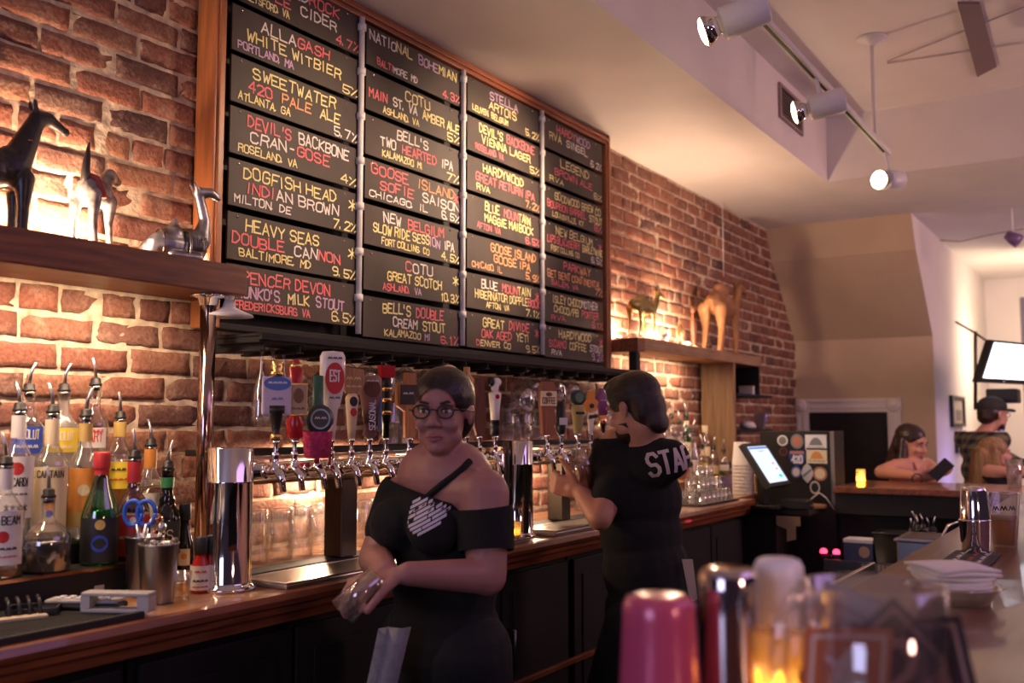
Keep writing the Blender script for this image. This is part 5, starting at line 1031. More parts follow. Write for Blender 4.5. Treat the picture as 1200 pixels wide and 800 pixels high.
# napkins on a clear lid
c = P(1116, 706, z=BZ); o = thing('plastic_tray', 'clear round plastic tray under the napkins on the front bar', 'tray', (c.x, c.y, BZ+.0005)); MB().lathe([(0, 0), (.066, 0), (.084, .03), (.092, .032), (.092, .035), (.080, .034), (.063, .004), (0, .004)], (0, 0, 0), 30).build('tray', GLASS, o)
for k in range(5):
    o = thing('napkin', 'white paper napkin, %s of the stack on the clear tray' % ('lowest', 'second from the bottom', 'third from the bottom', 'second from the top', 'topmost')[k], 'napkin', (c.x+random.uniform(-.006, .006), c.y+random.uniform(-.006, .006), BZ+.036+.0075*k), .25+.12*k, 'stack of napkins')
    q = MB(); n = 7; vs = []
    for zz in (0, .006):
        for i in range(n):
            for j in range(n): u, v = i/(n-1)-.5, j/(n-1)-.5; vs.append((u*.135, v*.12, zz+.004*math.sin(5*u+k)*math.cos(4*v)))
    fs = []
    for l in (0, n*n):
        for i in range(n-1):
            for j in range(n-1): fs.append((l+i*n+j, l+(i+1)*n+j, l+(i+1)*n+j+1, l+i*n+j+1))
    ring = [i*n for i in range(n)]+[(n-1)*n+j for j in range(1, n)]+[i*n+n-1 for i in range(n-2, -1, -1)]+[j for j in range(n-2, 0, -1)]
    fs += [(ring[i], ring[(i+1) % len(ring)], n*n+ring[(i+1) % len(ring)], n*n+ring[i]) for i in range(len(ring))]
    q.add(vs, fs, 0, True).build('paper', PAPER, o)
c = P(1132, 662, z=BZ); o = thing('rail_mat', 'black rubber rail mat with red and white marks on the bar edge', 'bar mat', (c.x, c.y, BZ+.0005)); o.location.y = min(c.y, YI-.06)
MB().box((-.22, -.055, 0), (.22, .055, .010), 0, .003).build('mat', RUBBER, o)
for k, (t_, m_, v0) in enumerate((('~~~~~', CWHITE, .012), ('~~~~', paint((.5, .08, .03), .6, 'mat_red'), -.018), ('~~~~~', CWHITE, -.044))):
    mb = MB(); letter(mb, t_, lambda u, v: V((v*-1*-1*0+u*1.0, v, .0106)), -.19, .19, v0, .026, .006, 0, .02); mb.build('marking', m_, o)
c = P(1144, 652, z=BZ); o = thing('cocktail_shaker', 'tall two piece steel cocktail shaker on the front bar', 'shaker', (c.x, c.y, BZ+.0005)); d = (c-CP).dot(FW); H = P(1143, 570, d=d).z-BZ; s = d/FPX
MB().lathe([(0, 0), (15*s, 0), (15.5*s, .004), (17.5*s, H*.5), (18*s, H*.52), (17*s, H*.53)], (0, 0, 0), 32).build('lower_tin', CHROME, o); MB().lathe([(16.6*s, H*.50), (16.6*s, H*.54), (14*s, H-.012), (12.5*s, H-.003), (0, H)], (0, 0, 0), 32).build('upper_tin', CHROME, o)
c = P(1178, 640, z=BZ); o = thing('beer_cup', 'clear plastic cup half full of amber beer at the right edge', 'cup', (c.x, c.y, BZ+.0005)); d = (c-CP).dot(FW); H = P(1178, 577, d=d).z-BZ; s = d/FPX
MB().lathe([(0, 0), (13*s, 0), (18*s, H-.004), (18.6*s, H), (17.6*s, H-.003), (12.5*s, .004), (0, .004)], (0, 0, 0), 28).build('cup', GLASS, o); MB().lathe([(0, .005), (12.4*s, .005), (14.6*s, H*.5), (0, H*.5)], (0, 0, 0), 24).build('beer', liquid('beer', (.95, .50, .08), .6), o); MB().lathe([(0, H*.5), (14.5*s, H*.5), (15*s, H*.58), (0, H*.59)], (0, 0, 0), 24).build('foam', mat('beer_foam', (.85, .76, .6), .9), o)
mb = MB(); a0 = facing(0, 0); letter(mb, '~~~', lambda u, v: V((16.6*s*math.cos(math.atan2(CP.y-c.y, CP.x-c.x)+u/(16*s)), 16.6*s*math.sin(math.atan2(CP.y-c.y, CP.x-c.x)+u/(16*s)), v)), -12*s, 12*s, H*.62, H*.2, .003, 0, .02); mb.build('print', BLACK, o)
c = P(1189, 566, z=BZ); o = thing('drinking_glass', 'tall empty drinking glass on the end bar in front of the blonde patron', 'glass', (6.0, P(1189, 566, x=6.0).y, BZ+.0005)); MB().lathe([(0, 0), (.034, 0), (.044, .15), (.042, .15), (.032, .008), (0, .008)], (0, 0, 0), 24).build('glass', GLASS, o)
c = P(979, 560, z=BZ); o = thing('votive_candle', 'small lit amber votive on the end bar beside the sticker cabinet', 'candle', (6.05, P(980, 560, x=6.05).y, BZ+.0005)); o.location.y = min(o.location.y, -.995)
MB().lathe([(0, 0), (.026, 0), (.028, .075), (.026, .075), (.024, .006), (0, .006)], (0, 0, 0), 20).build('glass_cup', MATS['amber_glass'], o); MB().lathe([(0, .007), (.020, .007), (.020, .03), (.004, .032), (.008, .045), (0, .065)], (0, 0, 0), 12).build('flame', MATS['flame'], o)
# ------------------------------------------------------------------ ceiling track and its spot heads
TY = -1.36; ta = P(1040, 183, y=TY); tb = P(888, 12, y=TY); tz = (ta.z+tb.z)/2
tk = thing('lighting_track', 'long white ceiling lighting track hung on a stem from a round canopy', 'track light', (ta.x, TY, tz))
MB().box((1.2, TY-.018, tz-.012), (ta.x, TY+.018, tz+.012), 0, .002).build('track', WHITE, tk, True); MB().box((1.2, TY-.006, tz-.0135), (ta.x-.01, TY+.006, tz-.0121)).build('slot', BLACK, tk, True)
sx = P(1025, 160, y=TY).x
MB().tube([(sx, TY, tz+.012), (sx, TY, ZR-.015)], .009, 10).build('stem', WHITE, tk, True); MB().lathe([(0, 0), (.075, 0), (.07, -.012), (.03, -.026), (.02, -.04), (0, -.04)], (sx, TY, ZR-.0005), 28).build('canopy', WHITE, tk, True)
def head(label, px, py, y, ax, L, R, watt, on_=True, jx=None):
    c = P(px, py, y=y); ax = V(ax).normalized(); rot = ax.to_track_quat('Z', 'Y').to_matrix().to_4x4(); o = thing('spot_head', label, 'spot light', c, group='spot heads on the ceiling track')
    mm = M.Translation(c)@rot
    MB().lathe([(0, -L*.6), (R*.9, -L*.6), (R, -L*.56), (R, L*.25), (R*.96, L*.26), (R*.6, L*.26)], (0, 0, 0), 28).xf(mm).build('housing', WHITE, o, True)
    MB().lathe([(R*.55, L*.2), (R*.55, L*.36), (R*.95, L*.62), (R*1.0, L*.62), (R*.6, L*.34)], (0, 0, 0), 28).xf(mm).build('reflector', CHROME, o, True)
    MB().lathe([(R*.93, L*.60), (R*.75, L*.66), (R*.4, L*.69), (0, L*.70)], (0, 0, 0), 24).xf(mm).build('bulb_lens', mat('spot_lens', (1, .78, .45), .3, emit=9), o, True)
    if abs(c.z-tz) > .0: MB().tube([c+V((0, 0, R*.98)), V((c.x, (c.y*.4+TY*.6), tz-.02)), V((c.x, TY, tz-.0145))], .008, 8).build('yoke', WHITE, o, True)
    if watt: lamp('spot_beam', 'SPOT', c+ax*(L*.78), watt, WARM2, .04, c+ax*3, 58, 1.0)
    return o
head('large white spot head at the top, aimed left at the menu', 862, 22, TY-.02, P(400, 210, y=-.1)-P(862, 22, y=TY), .17, .052, 70)
head('middle white spot head with its lit lens seen edge on', 961, 124, TY-.02, P(590, 225, y=-.1)-P(961, 124, y=TY)+V((0, 0, .0)), .16, .050, 170)
head('white spot head at the end of the track with its lens glowing toward us', 1042, 211, TY-.02, -RT*.75-FH*.55-V((0, 0, .12)), .15, .050, 10)
for k, (a, b, lb) in enumerate((((1040, 72), (1200, 8), 'upper thin cable running along the ceiling from the canopy'), ((1040, 74), (1200, 50), 'lower thin cable running along the ceiling from the canopy'))):
    o = MB().tube([P(*a, z=ZR-.008), P(*b, z=ZR-.008)], .004, 6).build('ceiling_cable', paint((.5, .44, .42), .6)); tag(o, lb, 'cable')
q = MB(); cs = [P(1122, 2, z=ZR-.001), P(1148, 2, z=ZR-.001), P(1168, 76, z=ZR-.001), P(1145, 88, z=ZR-.001)]; q.hexa([p-V((0, 0, .012)) for p in cs]+cs); o = q.build('ceiling_strip', paint((.24, .17, .19), .7)); tag(o, 'long flat grey strip fixed on the raised ceiling at the right', 'ceiling strip')
# vent in the side of the dropped ceiling
c4 = [P(912, 96, y=YS-.004), P(912, 136, y=YS-.004), P(939, 156, y=YS-.004), P(939, 122, y=YS-.004)]; x0 = c4[0].x; x1 = c4[3].x; z1 = c4[0].z; z0 = c4[1].z
o = thing('ceiling_vent', 'small dark louvred vent in the step of the ceiling', 'vent', (x0, YS-.002, z0)); fr = MB()
for a, b in (((x0, z0), (x1, z0+.02)), ((x0, z1-.02), (x1, z1)), ((x0, z0+.02), (x0+.03, z1-.02)), ((x1-.03, z0+.02), (x1, z1-.02))): fr.box((a[0], YS-.014, a[1]), (b[0], YS-.001, b[1]))
fr.build('frame', paint((.3, .22, .2), .6), o, True); MB().box((x0+.03, YS-.0035, z0+.02), (x1-.03, YS-.001, z1-.02)).build('recess', BLACK, o, True)
for k in range(7): zz = z0+.03+k*(z1-z0-.06)/7; MB().box((x0+.03, YS-.012, zz), (x1-.03, YS-.004, zz+.008)).build('louvre', paint((.16, .12, .11), .6), o, True)
c = P(1187, 279, d=6.9); o = thing('pendant_spot', 'small violet tinted spot hanging from the far ceiling wire', 'spot light', (c.x, c.y, c.z)); MB().lathe([(0, -.05), (.03, -.05), (.045, 0), (.05, .05), (.04, .05), (0, .02)], (0, 0, 0), 18).xf(M.Rotation(2.2, 4, 'X')).build('shade', paint((.18, .10, .25), .3, 'violet_shade', 0), o); MB().tube([(0, 0, .03), (0, 0, CEIL-c.z-.002)], .006, 8).build('stem', WHITE, o); MB().ball((0, 0, -.01), .024, 0, 10).build('bulb', mat('violet_bulb', (.9, .8, 1), .3, emit=3), o)
o = MB().tube([P(1096, 281, z=CEIL-.006), P(1125, 283, z=CEIL-.02), P(1160, 275, z=CEIL-.012), P(1200, 268, z=CEIL-.02)], .004, 6).build('ceiling_cable', paint((.35, .25, .28), .6)); tag(o, 'thin wire looping along the far ceiling', 'cable')
# ------------------------------------------------------------------ fireplace surround, pictures, television at the far end
X_ = XB-.001; fp = thing('fireplace_surround', 'white fireplace surround with corner rosettes around a black board', 'fireplace', (XB, -.45, 0))
ya, yb, yc, yd = [P(px, 500, x=XB).y for px in (932, 949, 1041, 1057)]; zt = P(1000, 467, x=XB).z; zl = P(1000, 483, x=XB).z
for a, b, nm in ((ya, yb, 'pilaster'), (yc, yd, 'pilaster')):
    a, b = max(a, b), min(a, b); q = MB().box((XB-.03, b, .0), (X_, a, zl), 0, .004)
    for f in (.3, .7): w_ = a-b; q.box((XB-.038, b+w_*f-.012, .05), (XB-.0305, b+w_*f+.012, zl-.02), 0, .003)
    q.build(nm, PLASTER, fp, True); r = MB().box((XB-.04, b-.004, zl), (X_, a+.004, zt), 0, .004); r.build('corner_block', PLASTER, fp, True)
    MB().lathe([(0, -.02), (.015, -.02), (.02, -.008), (.035, -.014), (.045, -.006), (.05, 0), (0, 0)], (XB-.041, (a+b)/2, (zl+zt)/2), 20, axis='x').build('rosette', PLASTER, fp, True)
hi, lo = yb-.005, yc+.005; MB().box((XB-.03, lo, zl), (X_, hi, zt), 0, .004).box((XB-.04, lo, zl+.03), (XB-.0305, hi, zl+.05), 0, .003).box((XB-.045, lo, zt-.03), (XB-.0305, hi, zt), 0, .003).build('header', PLASTER, fp, True)
MB().box((XB-.015, yc, 0), (X_, yb, zl)).build('black_board', BLACKW, fp, True); MB().box((XB-.02, yc+.05, .2), (XB-.0155, yb-.05, zl-.08), 0, .002).build('board_panel', BLACKW, fp, True)
for lb, cs in (('tall dark framed picture on the lit side wall', (1112, 1127, 463, 500)), ('smaller dark framed picture below the tall one', (1118, 1128, 505, 531))):
    a = P(cs[0], cs[2], y=YB); b = P(cs[1], cs[2], y=YB); zb_ = P(cs[0], cs[3], y=YB).z; o = thing('framed_picture', lb, 'picture', (a.x, YB-.002, zb_)); w_ = b.x-a.x; h_ = a.z-zb_; e = .03
    q = MB()
    for u0, v0, u1, v1 in ((0, 0, w_, e), (0, h_-e, w_, h_), (0, e, e*2, h_-e), (w_-e*2, e, w_, h_-e)): q.box((u0, -.025, v0), (u1, 0, v1))
    q.build('frame', BLACK, o); MB().box((e*2, -.008, e), (w_-e*2, 0, h_-e)).build('mat_board', paint((.55, .48, .40), .6), o); MB().box((w_*.4, -.010, h_*.2), (w_*.8, -.0085, h_*.55)).build('photo', paint((.22, .2, .19), .5), o)
tv = thing('television', 'wall mounted television with a bright white screen tilted down', 'television', P(1165, 440, d=6.85)); A = P(1163, 398, d=6.9); Bp = P(1147, 448, d=6.82); wd = (RT*.80+FH*.6)*.95; wd = wd-V((0, 0, .0)); up = A-Bp; nn = wd.cross(up).normalized()
if nn.dot(FW) > 0: nn = -nn
cs = [Bp, Bp+wd, Bp+wd+up, A]; MB().hexa([p-nn*.05 for p in cs]+[p for p in cs]).build('bezel', BLACK, tv, True); e1, e2 = wd*.035, up*.11
sc_ = MB().quad(*[p+nn*.001 for p in (Bp+e1+e2, Bp+wd-e1+e2, Bp+wd-e1+up-e2*.5, A+e1-e2*.5)]).build('screen', mat('tv_screen', (.80, .90, 1), .3, emit=2.2), tv, True)
MB().ball(Bp+wd*.35+e2*.45+nn*.002, (.012, .012, .005), 0, 8).build('badge', WHITE, tv, True)
mt_ = P(1142, 430, d=6.95); MB().tube([P(1143, 388, d=6.95), P(1143, 480, d=6.95)], .012, 8).build('mount_pole', DKSTEEL, tv, True); MB().tube([P(1120, 377, d=7.3), P(1143, 390, d=6.95), P(1160, 402, d=6.93)], .008, 8).build('mount_arm', DKSTEEL, tv, True); q = MB(); c = P(1176, 464, d=6.95); q.box(c+V((-.12, -.10, -.05)), c+V((.12, .10, .05)), 0, .01); q.build('bracket', BLACK, tv, True)
c = P(1196, 385, d=8.6); q = MB(); n = 12
for i in range(n): q.box((c.x+.00+.03*(i % 2), c.y-.06*i, .05), (c.x+.05+.03*(i % 2), c.y-.06*i-.055, 2.55), 0, .012)
o = q.build('curtain', paint((.40, .38, .42), .9)); tag(o, 'grey curtain hanging at the right edge beyond the television', 'curtain')
# ------------------------------------------------------------------ people
def J(px, py, d): return P(px, py, d=d)
def skin_mat(name, c): 
    m = mat(name, c, .5, 0, .06, 14); m.node_tree.nodes['Principled BSDF'].inputs['Subsurface Weight'].default_value = .12; m.node_tree.nodes['Principled BSDF'].inputs['Subsurface Scale'].default_value = .02; return m
class Fr:
    """a local frame: x = the person's right, y = forward, z = up"""
    def __init__(s, o, fwd, up=V((0, 0, 1))):
        s.o = V(o); s.f = V(fwd).normalized(); s.r = s.f.cross(V(up)).normalized(); s.u = s.r.cross(s.f); s.m = M((s.r, s.f, s.u)).transposed()
    def __call__(s, x, y, z): return s.o+s.r*x+s.f*y+s.u*z
def head_blobs(q, F, k=1.0):
    b = lambda c, r: q.ball(F(*[a*k for a in c]), [a*k for a in r], 0, 18, F.m)
    cn = lambda p, r, t, s: q.cone(F(*[a*k for a in p]), r*k, F(*[a*k for a in t]), s*k, 0, 12)
    b((0, -.012, .035), (.073, .094, .082)); b((0, .012, -.02), (.060, .072, .084)); b((0, .035, -.068), (.046, .052, .044)); b((0, .075, -.088), (.021, .017, .018))
    for s in (-1, 1):
        b((s*.036, .062, -.028), (.024, .022, .022)); b((s*.030, .076, .026), (.026, .012, .010)); b((s*.042, .03, -.060), (.017, .036, .026))
        b((s*.074, -.008, -.006), (.007, .018, .030)); b((s*.077, -.016, .006), (.008, .012, .018)); b((s*.013, .093, -.030), (.009, .010, .008))
    cn((0, .084, .012), .009, (0, .106, -.024), .012); b((0, .104, -.027), (.011, .010, .009)); b((0, .084, -.058), (.024, .012, .007)); b((0, .082, -.067), (.021, .012, .008))
def face_parts(F, par, k=1.0, brow=(.05, .025, .02), lip=(.42, .14, .13), iris=(.08, .04, .02), smile=0):
    eyeW = mat('eye_white', (.72, .68, .66), .25); ir = paint(iris, .2, 'iris_%d' % int(iris[0]*999)); bm_ = paint(brow, .7, 'brow_%d' % int(brow[0]*9999)); lm = paint(lip, .45, 'lips_%d' % int(lip[0]*999))
    g = lambda *a: F(*[c*k for c in a])
    for s in (-1, 1):
        e = MB().ball(g(s*.031, .0755, .007), [.0125*k, .0095*k, .0068*k], 0, 12, F.m).build('eye', eyeW, par, True)
        MB().ball(g(s*.031, .0832, .007), [.0058*k, .003*k, .0058*k], 0, 10, F.m).build('iris', ir, e, True)
        MB().tube([g(s*.043, .074, .010), g(s*.031, .0855, .0145), g(s*.018, .078, .010)], .0022*k, 6).build('eyelid', bm_, e, True)
        MB().tube([g(s*.048, .074, .026), g(s*.036, .087, .032), g(s*.016, .089, .027)], [.002*k, .0042*k, .0034*k], 6).build('eyebrow', bm_, par, True)
    MB().tube([g(-.024, .084, -.061), g(-.010, .0965, -.056), g(0, .097, -.058), g(.010, .0965, -.056), g(.024, .084, -.061)], [.0015*k, .0042*k, .0038*k, .0042*k, .0015*k], 8).tube([g(-.020, .086, -.064), g(0, .096, -.0685), g(.020, .086, -.064)], [.0015*k, .0055*k, .0015*k], 8).build('lips', lm, par, True)
def hand_blobs(q, wrist, fd, pn, th, curl=(.5, .7, .5), spread=.06, k=1.0, tcurl=.5):
    """palm and five separate fingers. fd = finger direction, pn = palm normal, th = direction of the thumb side"""
    fd = V(fd).normalized(); pn = (V(pn)-fd*V(pn).dot(fd)).normalized(); sd = fd.cross(pn).normalized()
    if sd.dot(V(th)) < 0: sd = -sd
    w = V(wrist)
    q.cone(w, .024*k, w+fd*.03*k, .023*k, 0, 10)
    for o in (-.026, -.009, .009, .026): q.cone(w+fd*.02*k+sd*o*k*.7, .0145*k, w+fd*.085*k+sd*o*k, .0125*k, 0, 10)
    L = [(.030, .034, .022, .017), (.011, .040, .027, .020), (-.010, .037, .025, .019), (-.029, .029, .019, .016)]
    for i, (o, a, b, c) in enumerate(L):
        p = w+fd*.086*k+sd*o*k; ang = 0; d = (fd+sd*(o/.03)*spread).normalized(); r = .0098*k if i < 3 else .0085*k
        for j, ln in enumerate((a, b, c)):
            ang += curl[j]*(1+.08*i); dd = d*math.cos(ang)+pn*math.sin(ang); e = p+dd*ln*k; q.cone(p, r, e, r*.92, 0, 10); p = e; r *= .92
    p = w+fd*.025*k+sd*.024*k
    for j, ln in enumerate((.042, .034, .027)):
        a = .75-tcurl*.28*j; dd = (fd*math.cos(a)+sd*math.sin(a)+pn*(.35+tcurl*.45*j)).normalized(); e = p+dd*ln*k; q.cone(p, (.0135-.0012*j)*k, e, (.0125-.0014*j)*k, 0, 10); p = e
def torso_blobs(q, F, g=0.0, hip=.155, waist=.125, chest=.15, sh=.17, z0=0.0, zs=.50, depth=1.0, st=1.0):
    """F at the hip centre; g inflates (for clothing)"""
    R = F.m
    for z, rx, ry, rz in ((.0, hip, .115, .13), (.12, waist+.005, .10, .12), (.22, waist, .095, .11), (.32, chest, .112, .12), (.41, chest+.005, .112, .10), (zs-.03, sh*.86, .085, .065)):
        q.ball(F(0, 0, z*st), (rx+g, ry*depth+g, (rz+g*.5)*st), 0, 20, R)
BLKT = mat('black_tee', (.005, .005, .006), .95, 0, .2, 40, .15); JEAN = mat('black_jeans', (.007, .007, .009), .9, 0, .3, 60, .2)
def legs(q, F, kneeL, kneeR, footL, footR, g=0.0, fw=V((0, 1, 0)), feet=True):
    for s, kn, ft in ((-1, kneeL, footL), (1, kneeR, footR)):
        q.cone(F(s*.085, 0, -.03), .098+g, V(kn), .060+g, 0, 16); q.cone(V(kn), .060+g, V(ft)+V((0, 0, .09)), .042+g, 0, 16)
def shoes(par, ft, fw, m, nm='shoe'):
    f = V(fw); f.z = 0; f.normalize(); q = MB(); b = V(ft); q.cone(b+V((0, 0, .045)), .044, b+f*.10+V((0, 0, .03)), .030); q.cone(b+f*.10+V((0, 0, .03)), .036, b+f*.16+V((0, 0, .026)), .026); q.ball(b-f*.02+V((0, 0, .04)), (.04, .04, .04)); q.v = [V((p.x, p.y, max(p.z, .002))) for p in q.v]
    return skin(q, nm, m, .007, 3, par)
# ---- bartender pouring beer, seen from behind
d = 3.32; hip = J(764, 718, d); fwd = (-RT*.72+FH*.69).normalized(); fwd.z = 0
man = thing('person', 'man in a black STAFF t-shirt pouring beer at the taps, seen from behind', 'person', (hip.x, hip.y, 0))
SK1 = skin_mat('skin_man', (.52, .25, .17)); F = Fr(hip, (fwd+V((0, 0, -.16))).normalized()); 
def upz(F_): return F_
HF = Fr(J(742, 479, d-.02), (fwd+FH*-.25*0+V((0, 0, -.32))).normalized())
shL = J(727, 549, d+.06); shR = J(785, 538, d-.10)
elL = J(703, 607, d-.10); wrL = J(679, 575, d+.02); elR = J(738, 585, d+.24); wrR = J(722, 536, d+.20)
body = MB(); torso_blobs(body, F, 0, .146, .138, .148, .160, depth=1.22, st=1.2)
neck0 = J(759, 522, d-.02); body.cone(neck0, .062, HF(0, -.02, -.07), .052, 0, 16)
body.cone(neck0+V((0, 0, -.03)), .075, shL, .055); body.cone(neck0+V((0, 0, -.03)), .075, shR, .055)
body.cone(shL, .056, elL, .042); body.cone(elL, .041, wrL, .027); body.cone(shR, .056, elR, .042); body.cone(elR, .041, wrR, .027)
head_blobs(body, HF, .94)
gl_c = J(686, 548, d+.03)
hand_blobs(body, wrL, (-RT*.9+FH*.3+V((0, 0, .25))), FH*.5+RT*.35, V((0, 0, 1)), (.75, .85, .55), .04)
hand_blobs(body, wrR, (-RT*.85+FH*.2+V((0, 0, .28))), V((0, 0, -1)), -FH*1, (.25, .45, .4), .08)
kL = V((hip.x-.02, hip.y+.02, .50))-RT*.10+fwd*.05; kR = V((hip.x, hip.y, .50))+RT*.09+fwd*.03; fL = V((kL.x, kL.y, 0))-fwd*.03; fR = V((kR.x, kR.y, 0))-fwd*.03
legs(body, F, kL, kR, fL, fR)
skin(body, 'body', SK1, .0055, 4, man)
face_parts(HF, man, .94, (.03, .015, .01))
q = MB(); torso_blobs(q, F, .018, .150, .144, .150, .155, depth=1.22, st=1.2); q.cone(neck0+V((0, 0, -.045)), .082, shL, .068); q.cone(neck0+V((0, 0, -.045)), .082, shR, .068)
q.cone(shL, .070, shL.lerp(elL, .62), .060); q.cone(shR, .064, shR.lerp(elR, .62), .058); q.ball(F(0, 0, .02), (.160, .135, .15), 0, 20, F.m)
cutN = [(J(757, 511, d), (V((0, 0, 1))-RT*.06).normalized()), (F(0, 0, -.115), -F.u)]
tee = skin(q, 'tshirt', BLKT, .007, 4, man, cut=cutN+[(shL.lerp(elL, .66), (elL-shL).normalized()*1.0)][:0])
q = MB(); q.ball(F(0, 0, -.02), (.150, .128, .12), 0, 20, F.m); legs(q, F, kL, kR, fL, fR, .016)
for s_, ft in ((-1, fL), (1, fR)): pass
skin(q, 'jeans', JEAN, .008, 4, man, cut=[(V((0, 0, .06)), V((0, 0, -1)))]); shoes(man, fL, fwd, BLACK); shoes(man, fR, fwd, BLACK)
HS = HF; HF = lambda x, y, z: HS(x*.94, y*.94, z*.94); HF.m, HF.f, HF.u = HS.m, HS.f, HS.u
q = MB()
q.ball(HF(0, -.018, .048), (.081, .102, .080), 0, 20, HF.m); q.ball(HF(0, -.062, -.01), (.070, .060, .078), 0, 18, HF.m); q.ball(HF(0, -.088, -.072), (.050, .030, .046), 0, 16, HF.m); q.cone(HF(-.035, .042, .085), .026, HF(.035, .042, .088), .026); q.ball(HF(0, .02, .10), (.062, .07, .030), 0, 16, HF.m)
HAIR1 = mat('dark_brown_hair', (.017, .008, .007), .42, 0, .4, 60, .3, stretch=(1, 1, 6))
skin(q, 'hair', HAIR1, .006, 3, man, cut=[(HF(0, .045, 0), HF.f*.96-HF.u*.55)])
q = MB(); k_ = .94
q.ball(HF(0, .036, -.070), (.051*k_, .058*k_, .049*k_), 0, 18, HF.m); q.ball(HF(0, .013, -.024), (.0635*k_, .0755*k_, .087*k_), 0, 18, HF.m); q.ball(HF(0, .076, -.090), (.025*k_, .021*k_, .022*k_), 0, 14, HF.m)
skin(q, 'beard', HAIR1, .005, 3, man, cut=[(HF(0, .02, -.048), (HF.u*.9-HF.f*.12).normalized()), (HF(0, .004, 0), -HF.f)])
tr = bvh(tee); mb = MB(); uu = (RT+V((0, 0, .24))).normalized(); vv = (V((0, 0, 1))-uu*uu.z).normalized(); c0 = J(757, 556, d)-FH*.4
st, w = strokes('STAFF', 0); sx_ = .182/w; hh = .072
for pl in st:
    for (a, b), (a2, b2) in zip(pl[:-1], pl[1:]):
        for n_ in range(9):
            t0, t1 = n_/9, (n_+1)/9; p = V(((a+(a2-a)*t0)*sx_, (b+(b2-b)*t0)*hh)); r_ = V(((a+(a2-a)*t1)*sx_, (b+(b2-b)*t1)*hh)); t = (r_-p)
            if t.length < 1e-6: continue
            t = t.normalized()*.0055; n2 = V((-t.y, t.x)); p -= t*.5; r_ += t*.5
            mb.add([c0+uu*e.x+vv*e.y for e in (p-n2, r_-n2, r_+n2, p+n2)], [(0, 1, 2, 3)])
press(mb, tr, FH, .006); mb.build('lettering', paint((.62, .50, .50), .8, 'shirt_print'), tee, True)
MB().prism([(-.02, 0), (.015, 0), (.03, -.13), (.005, -.14)], J(806, 655, d-.06), RT, V((0, 0, 1)), .006).build('apron_string', paint((.5, .38, .3), .8), man, True)
g = thing('beer_glass', 'pint glass of amber beer held under the tap by the pouring bartender', 'glass', gl_c-V((0, 0, .08)))
ax = (V((0, 0, 1))-RT*.06).normalized().to_track_quat('Z', 'Y').to_matrix().to_4x4()
MB().lathe([(0, 0), (.028, 0), (.040, .145), (.038, .145), (.026, .008), (0, .008)], (0, 0, 0), 22).xf(ax).build('glass', GLASS, g); MB().lathe([(0, .009), (.026, .009), (.034, .10), (0, .10)], (0, 0, 0), 20).xf(ax).build('beer', liquid('amber_ale', (.75, .32, .06)), g)
# ---- bartender walking, facing the camera
d = 2.54; hip = J(520, 745, d); fwd = (-FH*.75-RT*.66); fwd.z = 0; fwd.normalize()
wo = thing('person', 'woman in an off-shoulder black top and glasses walking along the bar', 'person', (hip.x, hip.y, 0))
SK2 = skin_mat('skin_woman', (.36, .17, .155)); F = Fr(hip, fwd)
hf = (-FH*.95-RT*.18); hf.z = -.03; HF = Fr(J(519, 484, d-.02), hf)
shA = J(567, 578, d-.10); shB = J(471, 582, d+.08)          # her left (right in the photo), her right
elA = J(571, 675, d-.16); wrA = J(478, 672, d-.30); elB = J(440, 655, d+.02); wrB = J(452, 668, d-.26)
body = MB(); torso_blobs(body, F, 0, .142, .128, .135, .145, zs=.46); neck0 = J(521, 562, d); body.cone(neck0, .056, HF(0, -.02, -.07), .047, 0, 16)
body.cone(neck0+V((0, 0, -.03)), .070, shA, .060); body.cone(neck0+V((0, 0, -.03)), .070, shB, .056)
body.cone(shA, .064, elA, .048); body.cone(elA, .046, wrA, .028); body.cone(shB, .058, elB, .046); body.cone(elB, .045, wrB, .027)
head_blobs(body, HF, .95)
hand_blobs(body, wrA, (-RT*1+V((0, 0, -.15))), V((0, 0, -1))+FH*.2, -FH*1, (.45, .6, .4), .05, .95); hand_blobs(body, wrB, (-RT*.9-FH*.3+V((0, 0, -.35))), V((0, 0, -1)), RT*-.1-FH, (.5, .6, .5), .05, .95)
for s in (-1, 1): body.ball(F(s*.07, .10, .29), (.062, .055, .058), 0, 16, F.m)
kL = V((hip.x, hip.y, .47))-RT*.10+fwd*.08; kR = V((hip.x, hip.y, .47))+RT*.10-fwd*.02; fL = V((kL.x, kL.y, 0))-RT*.03; fR = V((kR.x, kR.y, 0))+RT*.10
legs(body, F, kR, kL, fR, fL)
wbody = skin(body, 'body', SK2, .0055, 4, wo); face_parts(HF, wo, .95, (.035, .02, .015), (.36, .10, .13))
for s in (-1, 1):
    MB().tube([HF(s*.031+.021*math.cos(a), .094, .006+.017*math.sin(a)) for a in [2*PI*i/16 for i in range(17)]], .0022, 6).build('glasses_rim', BLACK, wo, True)
    MB().tube([HF(s*.052, .093, .010), HF(s*.074, .06, .010), HF(s*.080, -.01, .004)], .0018, 6).build('glasses_temple', BLACK, wo, True)
MB().tube([HF(-.010, .094, .009), HF(0, .101, .012), HF(.010, .094, .009)], .002, 6).build('glasses_bridge', BLACK, wo, True)
q = MB(); q.ball(HF(0, -.020, .044), (.079, .099, .079), 0, 20, HF.m); q.ball(HF(0, -.06, -.01), (.070, .055, .072), 0, 18, HF.m); q.ball(HF(0, -.12, .04), (.042, .04, .042), 0, 16, HF.m)
skin(q, 'hair', mat('black_hair', (.016, .010, .012), .4, 0, .4, 60, .3), .006, 3, wo, cut=[(HF(0, .042, 0), HF.f*.96-HF.u*.48)])
q = MB(); torso_blobs(q, F, .018, .146, .132, .138, .135, zs=.44)
for s in (-1, 1): q.ball(F(s*.07, .105, .29), (.076, .066, .068), 0, 16, F.m)
